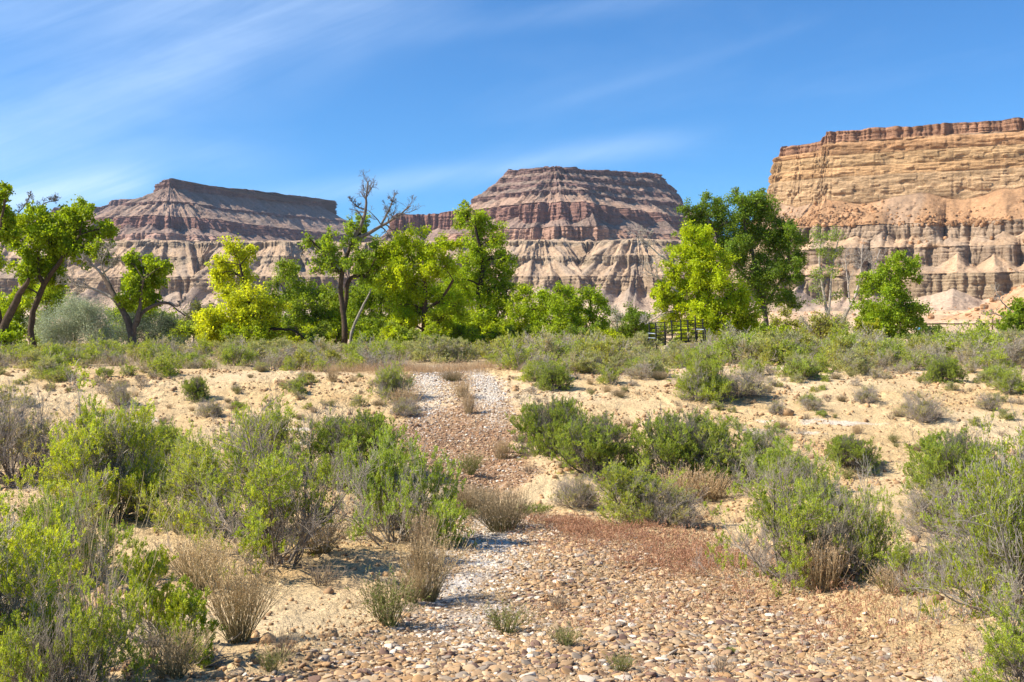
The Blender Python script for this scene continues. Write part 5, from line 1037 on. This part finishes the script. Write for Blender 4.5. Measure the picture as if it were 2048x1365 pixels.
def bar(name, pts, r, mat, parent, sides=8):
    P = np.array(pts, float)[None]; K = P.shape[1]; v, q = tubes(P, np.full((1, K), r), sides); nv = len(v)
    v = np.concatenate([v, P[0, :1], P[0, -1:]]); T = [(nv, (i + 1) % sides, i) for i in range(sides)] + [(nv + 1, nv - sides + i, nv - sides + (i + 1) % sides) for i in range(sides)]
    return obj(name, mesh_np(name, v, q, None, False, mat, T=T), parent)
def box_mesh(name, c, s, mat, bev=.01):
    import bmesh
    bm = bmesh.new(); bmesh.ops.create_cube(bm, size=1); bmesh.ops.scale(bm, vec=s, verts=bm.verts); bmesh.ops.translate(bm, vec=c, verts=bm.verts)
    bmesh.ops.bevel(bm, geom=bm.edges[:], offset=min(bev, min(s) * .3), segments=1, affect='EDGES'); me = bpy.data.meshes.new(name); bm.to_mesh(me); bm.free(); me.materials.append(mat); return me
def gate():
    Y = 60.0; base = at_depth(1352, 694, Y); base[2] = ground_z(base[0], Y, False); g = thing('livestock_gate', 'black pipe livestock gate panels standing in the brush before the yellow green cottonwood', 'gate', tuple(base))
    w = lambda x, y, dy=0: tuple(at_depth(x, y, Y + dy) - base); lo = lambda x, dy: (w(x, 700, dy)[0], w(x, 700, dy)[1], float(ground_z(w(x, 700, dy)[0] + base[0], Y + dy, False)) - base[2] - .05)
    front = [(1311, 647), (1343, 641), (1375, 640), (1409, 655)]; back = [(1298, 645), (1329, 644), (1361, 640), (1390, 633), (1405, 638)]
    for x, yt in front: a = w(x, yt, 0); b = lo(x + 3, 0); bar('post', [b, a], .045, BLACK, g)
    for x, yt in back: a = w(x, yt, 1.6); b = lo(x + 3, 1.6); bar('post', [b, a], .042, BLACK, g)
    for k, r0 in enumerate([652, 661, 669, 677, 685]): bar('rail', [w(1311, r0 + 2, 0), w(1345, r0, 0), w(1408, r0 - 5, 0)], .022, BLACK, g, 6)
    for k, r0 in enumerate([646, 657, 665, 673, 681, 688]): bar('rail', [w(1300, r0 + 1, 1.6), w(1345, r0 - 2, 1.6), w(1406, r0 - 6, 1.6)], .020, BLACK, g, 6)
    for x0, x1, yt, yb in ((1297, 1312, 667, 686), (1394, 1411, 659, 688)):
        f = bar('wing_panel', [w(x0, yb, .8), w(x0, yt, .8), w(x1, yt + 1, .2), w(x1, yb, .2)], .035, BLACK, g); bar('latch', [w(x0 - 1, yt, .75), w(x1 + 1, yt + 1, .15)], .026, GALV, g)
        bar('latch', [w(x0, yt + 9, .75), w(x1, yt + 10, .15)], .02, GALV if x0 < 1350 else BLACK, g)
    s = thing('concrete_sill', 'pale concrete sill along the foot of the black gate', 'concrete sill', tuple(at_depth(1365, 690, Y - .3)))
    b2 = np.array(s.location[:]); a = at_depth(1328, 693, Y - .3) - b2; c = at_depth(1402, 686, Y - .3) - b2; L = np.linalg.norm(c - a)
    o = obj('slab', box_mesh('slab', (0, 0, -.06), (L, .3, .2), CONC, .02), s, tuple((a + c) / 2)); o.rotation_euler = (0, -math.atan2(c[2] - a[2], c[0] - a[0]), 0)
    ft = box_mesh('footing', (0, .0, -.55), (L * .9, .22, .8), CONC, .02); o = obj('footing', ft, s, tuple((a + c) / 2))
gate()
def posts():
    # steel post with white tip by the field, and leaning wooden posts further off
    def post(x, yt, yb, Y, r, lab, mat, tip=None, name='fence_post'):
        b = at_depth(x, yb, Y); b[2] = min(b[2], ground_z(b[0], Y, False)); t = at_depth(x, yt, Y) - b; g = thing(name, lab, 'fence post', tuple(b)); bar('shaft', [(0, 0, -.1), tuple(t * .5), tuple(t)], r, mat, g)
        if tip: bar('painted_tip', [tuple(t * .86), tuple(t * 1.01)], r * 1.25, tip, g)
        else: bar('cap', [tuple(t), tuple(t + np.array([0, 0, r]))], r * 1.1, mat, g)
    post(1899, 671, 694, 66, .035, 'dark steel fence post with white tip before the green field', DSTEEL, WHITEP)
    post(1967, 668, 686, 74, .035, 'steel fence post with pale tip beside the small dark tree', DSTEEL, WHITEP)
    post(1959, 634, 652, 330, .25, 'tall brown wooden pole on the plain left of its pair', WOOD); post(1985, 636, 652, 330, .25, 'tall brown wooden pole on the plain nearest the right edge', WOOD)
    post(1304, 642, 660, 200, .12, 'wooden post in the gap behind the left end of the gate', WOOD)
    # low corral fence at the foot of the cliffs
    Y = 430; a = at_depth(1850, 649, Y); g = thing('corral_fence', 'low dark brown rail corral fence below the cliffs at the right', 'fence', (a[0], Y, ground_z(a[0], Y, False)))
    for k in range(24): X = k * 2.9; obj('fence_post', box_mesh('fence_post', (X, 0, .55), (.28, .28, 1.5), WOOD), g)
    for k in range(23):
        if k in (7, 15): continue
        X = k * 2.9 + 1.45; obj('rail', box_mesh('rail', (X, -.2 if k % 2 else .2, .85 + .05 * (k % 3)), (2.9, .12, .6), WOOD), g)
    for x, row, w_, lab in ((1862, 651, 2.2, 'bright blue tarp heap by the corral fence'), (1836, 654, 1.6, 'smaller blue tarp heap left of the corral fence')):
        Y = 330; p = at_depth(x, row, Y); v, f = ICO[3]; v = v.copy() * np.array([w_, 1.2, .7]); v[:, 2] = np.abs(v[:, 2]) * (1 + .4 * vn(v[:, 0] * 2, v[:, 1] * 3, 4)); o = obj('tarp_heap', mesh_np('tarp_heap', v, None, None, True, TARP, T=f), None, (p[0], Y, float(ground_z(p[0], Y, False)) - .1)); tag(o, lab, 'tarp')
    # small shed seen through the gap above the gate
    Y = 420; p = at_depth(1326, 645, Y); g = thing('shed', 'tiny rust red shed with pale flat roof seen above the left of the gate', 'shed', (p[0], Y, float(ground_z(p[0], Y, False))))
    obj('wall', box_mesh('wall', (0, 0, 1.2), (3.2, 3, 2.4), RUST, .03), g); obj('roof', box_mesh('roof', (0, 0, 2.55), (4.2, 3.8, .3), CONC, .03), g); obj('door', box_mesh('door', (0, -1.53, 1.0), (.9, .06, 2.0), WOOD, .01), g)
    # boulders on the plain and the rubble mound at the right edge
    for x, row, D, s, lab in ((1862, 634, 560, (3.2, 2.6, 2.6), 'rounded orange boulder alone on the plain below the cliffs'), (1954, 619, 640, (3.0, 2.4, 2.2), 'pale boulder at the foot of the rubble mound'), (1969, 614, 640, (4.6, 3.4, 3.4), 'big broken orange boulder on the rubble mound'),
                              (1997, 587, 650, (4.0, 3.0, 2.6), 'flat topped orange boulder high on the rubble mound'), (1985, 600, 645, (3.2, 3.0, 3.0), 'leaning orange boulder between the others on the rubble mound')):
        p = at_depth(x, row, D); rs = np.random.RandomState(int(x)); v, f = ICO[3]; v = v * (1 + .35 * (vn(v[:, 0] * 1.5 + x, v[:, 1] * 1.5 + v[:, 2], 3) - .5))[:, None]; v = np.sign(v) * np.abs(v) ** .7 * np.array(s) * .5; c = np.tile((.50, .28, .14), (len(v), 1)) * (1 + .3 * (vn(v[:, 0], v[:, 2] * 2, 9) - .5))[:, None]
        o = obj('boulder', mesh_np('boulder', v, None, c, False, ROCK, T=f), None, tuple(p)); tag(o, lab, 'boulder')
    D0 = 660; xs = np.linspace(250, 420, 150); ys = np.linspace(560, 760, 130); X, Yg = np.meshgrid(xs, ys); cx = 375
    h = 44 * np.exp(-(((X - cx) / 62) ** 2 + ((Yg - 690) / 50) ** 2)) ; h += (fbm(X * .06, Yg * .06, 3, 5) * 4 + fbm(X * .3, Yg * .3, 4, 3) * 1.2) * np.clip(h / 10, 0, 1); h -= 1.2
    i = (np.arange(129)[:, None] * 150 + np.arange(149)[None]).ravel(); V = np.stack([X, Yg, h], -1).reshape(-1, 3); C = np.array([.54, .32, .175]) * (1 + .3 * fbm(X * .15, Yg * .15, 6, 3))[..., None]
    o = obj('hill', mesh_np('hill', V, np.stack([i, i + 1, i + 151, i + 150], 1), C.reshape(-1, 3), False, ROCK)); tag(o, 'orange rubble covered mound at the right edge below the cliffs', kind='structure')
    rs = np.random.RandomState(9); w = np.clip(h.ravel(), 0, None) ** .5; w /= w.sum(); k = rs.choice(len(V), 700, p=w); S = .35 + 1.0 * rs.pareto(2.5, 700).clip(0, 2); Cc = np.array([.48, .25, .12]) * rs.uniform(.7, 1.3, (700, 1))
    o = obj('mound_blocks', rocks_mesh('mound_blocks', V[k], S, Cc, ROCK, 7)); tag(o, 'orange rock blocks littering the mound at the right edge', 'rubble', kind='stuff')
posts()

# ------------------------------------------------------------------ thin desert haze
def haze():
    me = box_mesh('haze', (0, 2900, 240), (9000, 6400, 500), flat_mat('haze', (1, 1, 1)), .01); m = me.materials[0]; nt = m.node_tree; nt.nodes.clear()
    v = nt.nodes.new('ShaderNodeVolumePrincipled'); v.inputs['Density'].default_value = 0.00003; v.inputs['Color'].default_value = (0.72, 0.82, 1.0, 1); v.inputs['Anisotropy'].default_value = 0.0
    o = nt.nodes.new('ShaderNodeOutputMaterial'); nt.links.new(v.outputs[0], o.inputs['Volume']); h = obj('haze', me); tag(h, 'thin pale blue desert haze over the plain', 'haze', kind='stuff')
haze()

# ------------------------------------------------------------------ tell remaining look-alikes apart by their order from left to right
def settle_labels():
    by = {}
    for o in COL.objects:
        if o.parent is None and 'category' in o and o['category'] != 'cobble': by.setdefault(o['label'], []).append(o)
    for lab, L in by.items():
        if len(L) < 2: continue
        L.sort(key=lambda o: o.location.x / max(o.location.y, .1)); n = len(L)
        for i, o in enumerate(L):
            w = 'leftmost' if i == 0 else 'rightmost' if i == n - 1 else 'middle' if n == 3 else ['second', 'third', 'fourth', 'fifth', 'sixth', 'seventh', 'eighth'][min(i - 1, 6)] + ' from left'
            t = lab + ', ' + w
            if len(t.split()) > 16: t = t.replace('below the', 'below', 1).replace(' wispy', '')
            o['label'] = t
settle_labels()
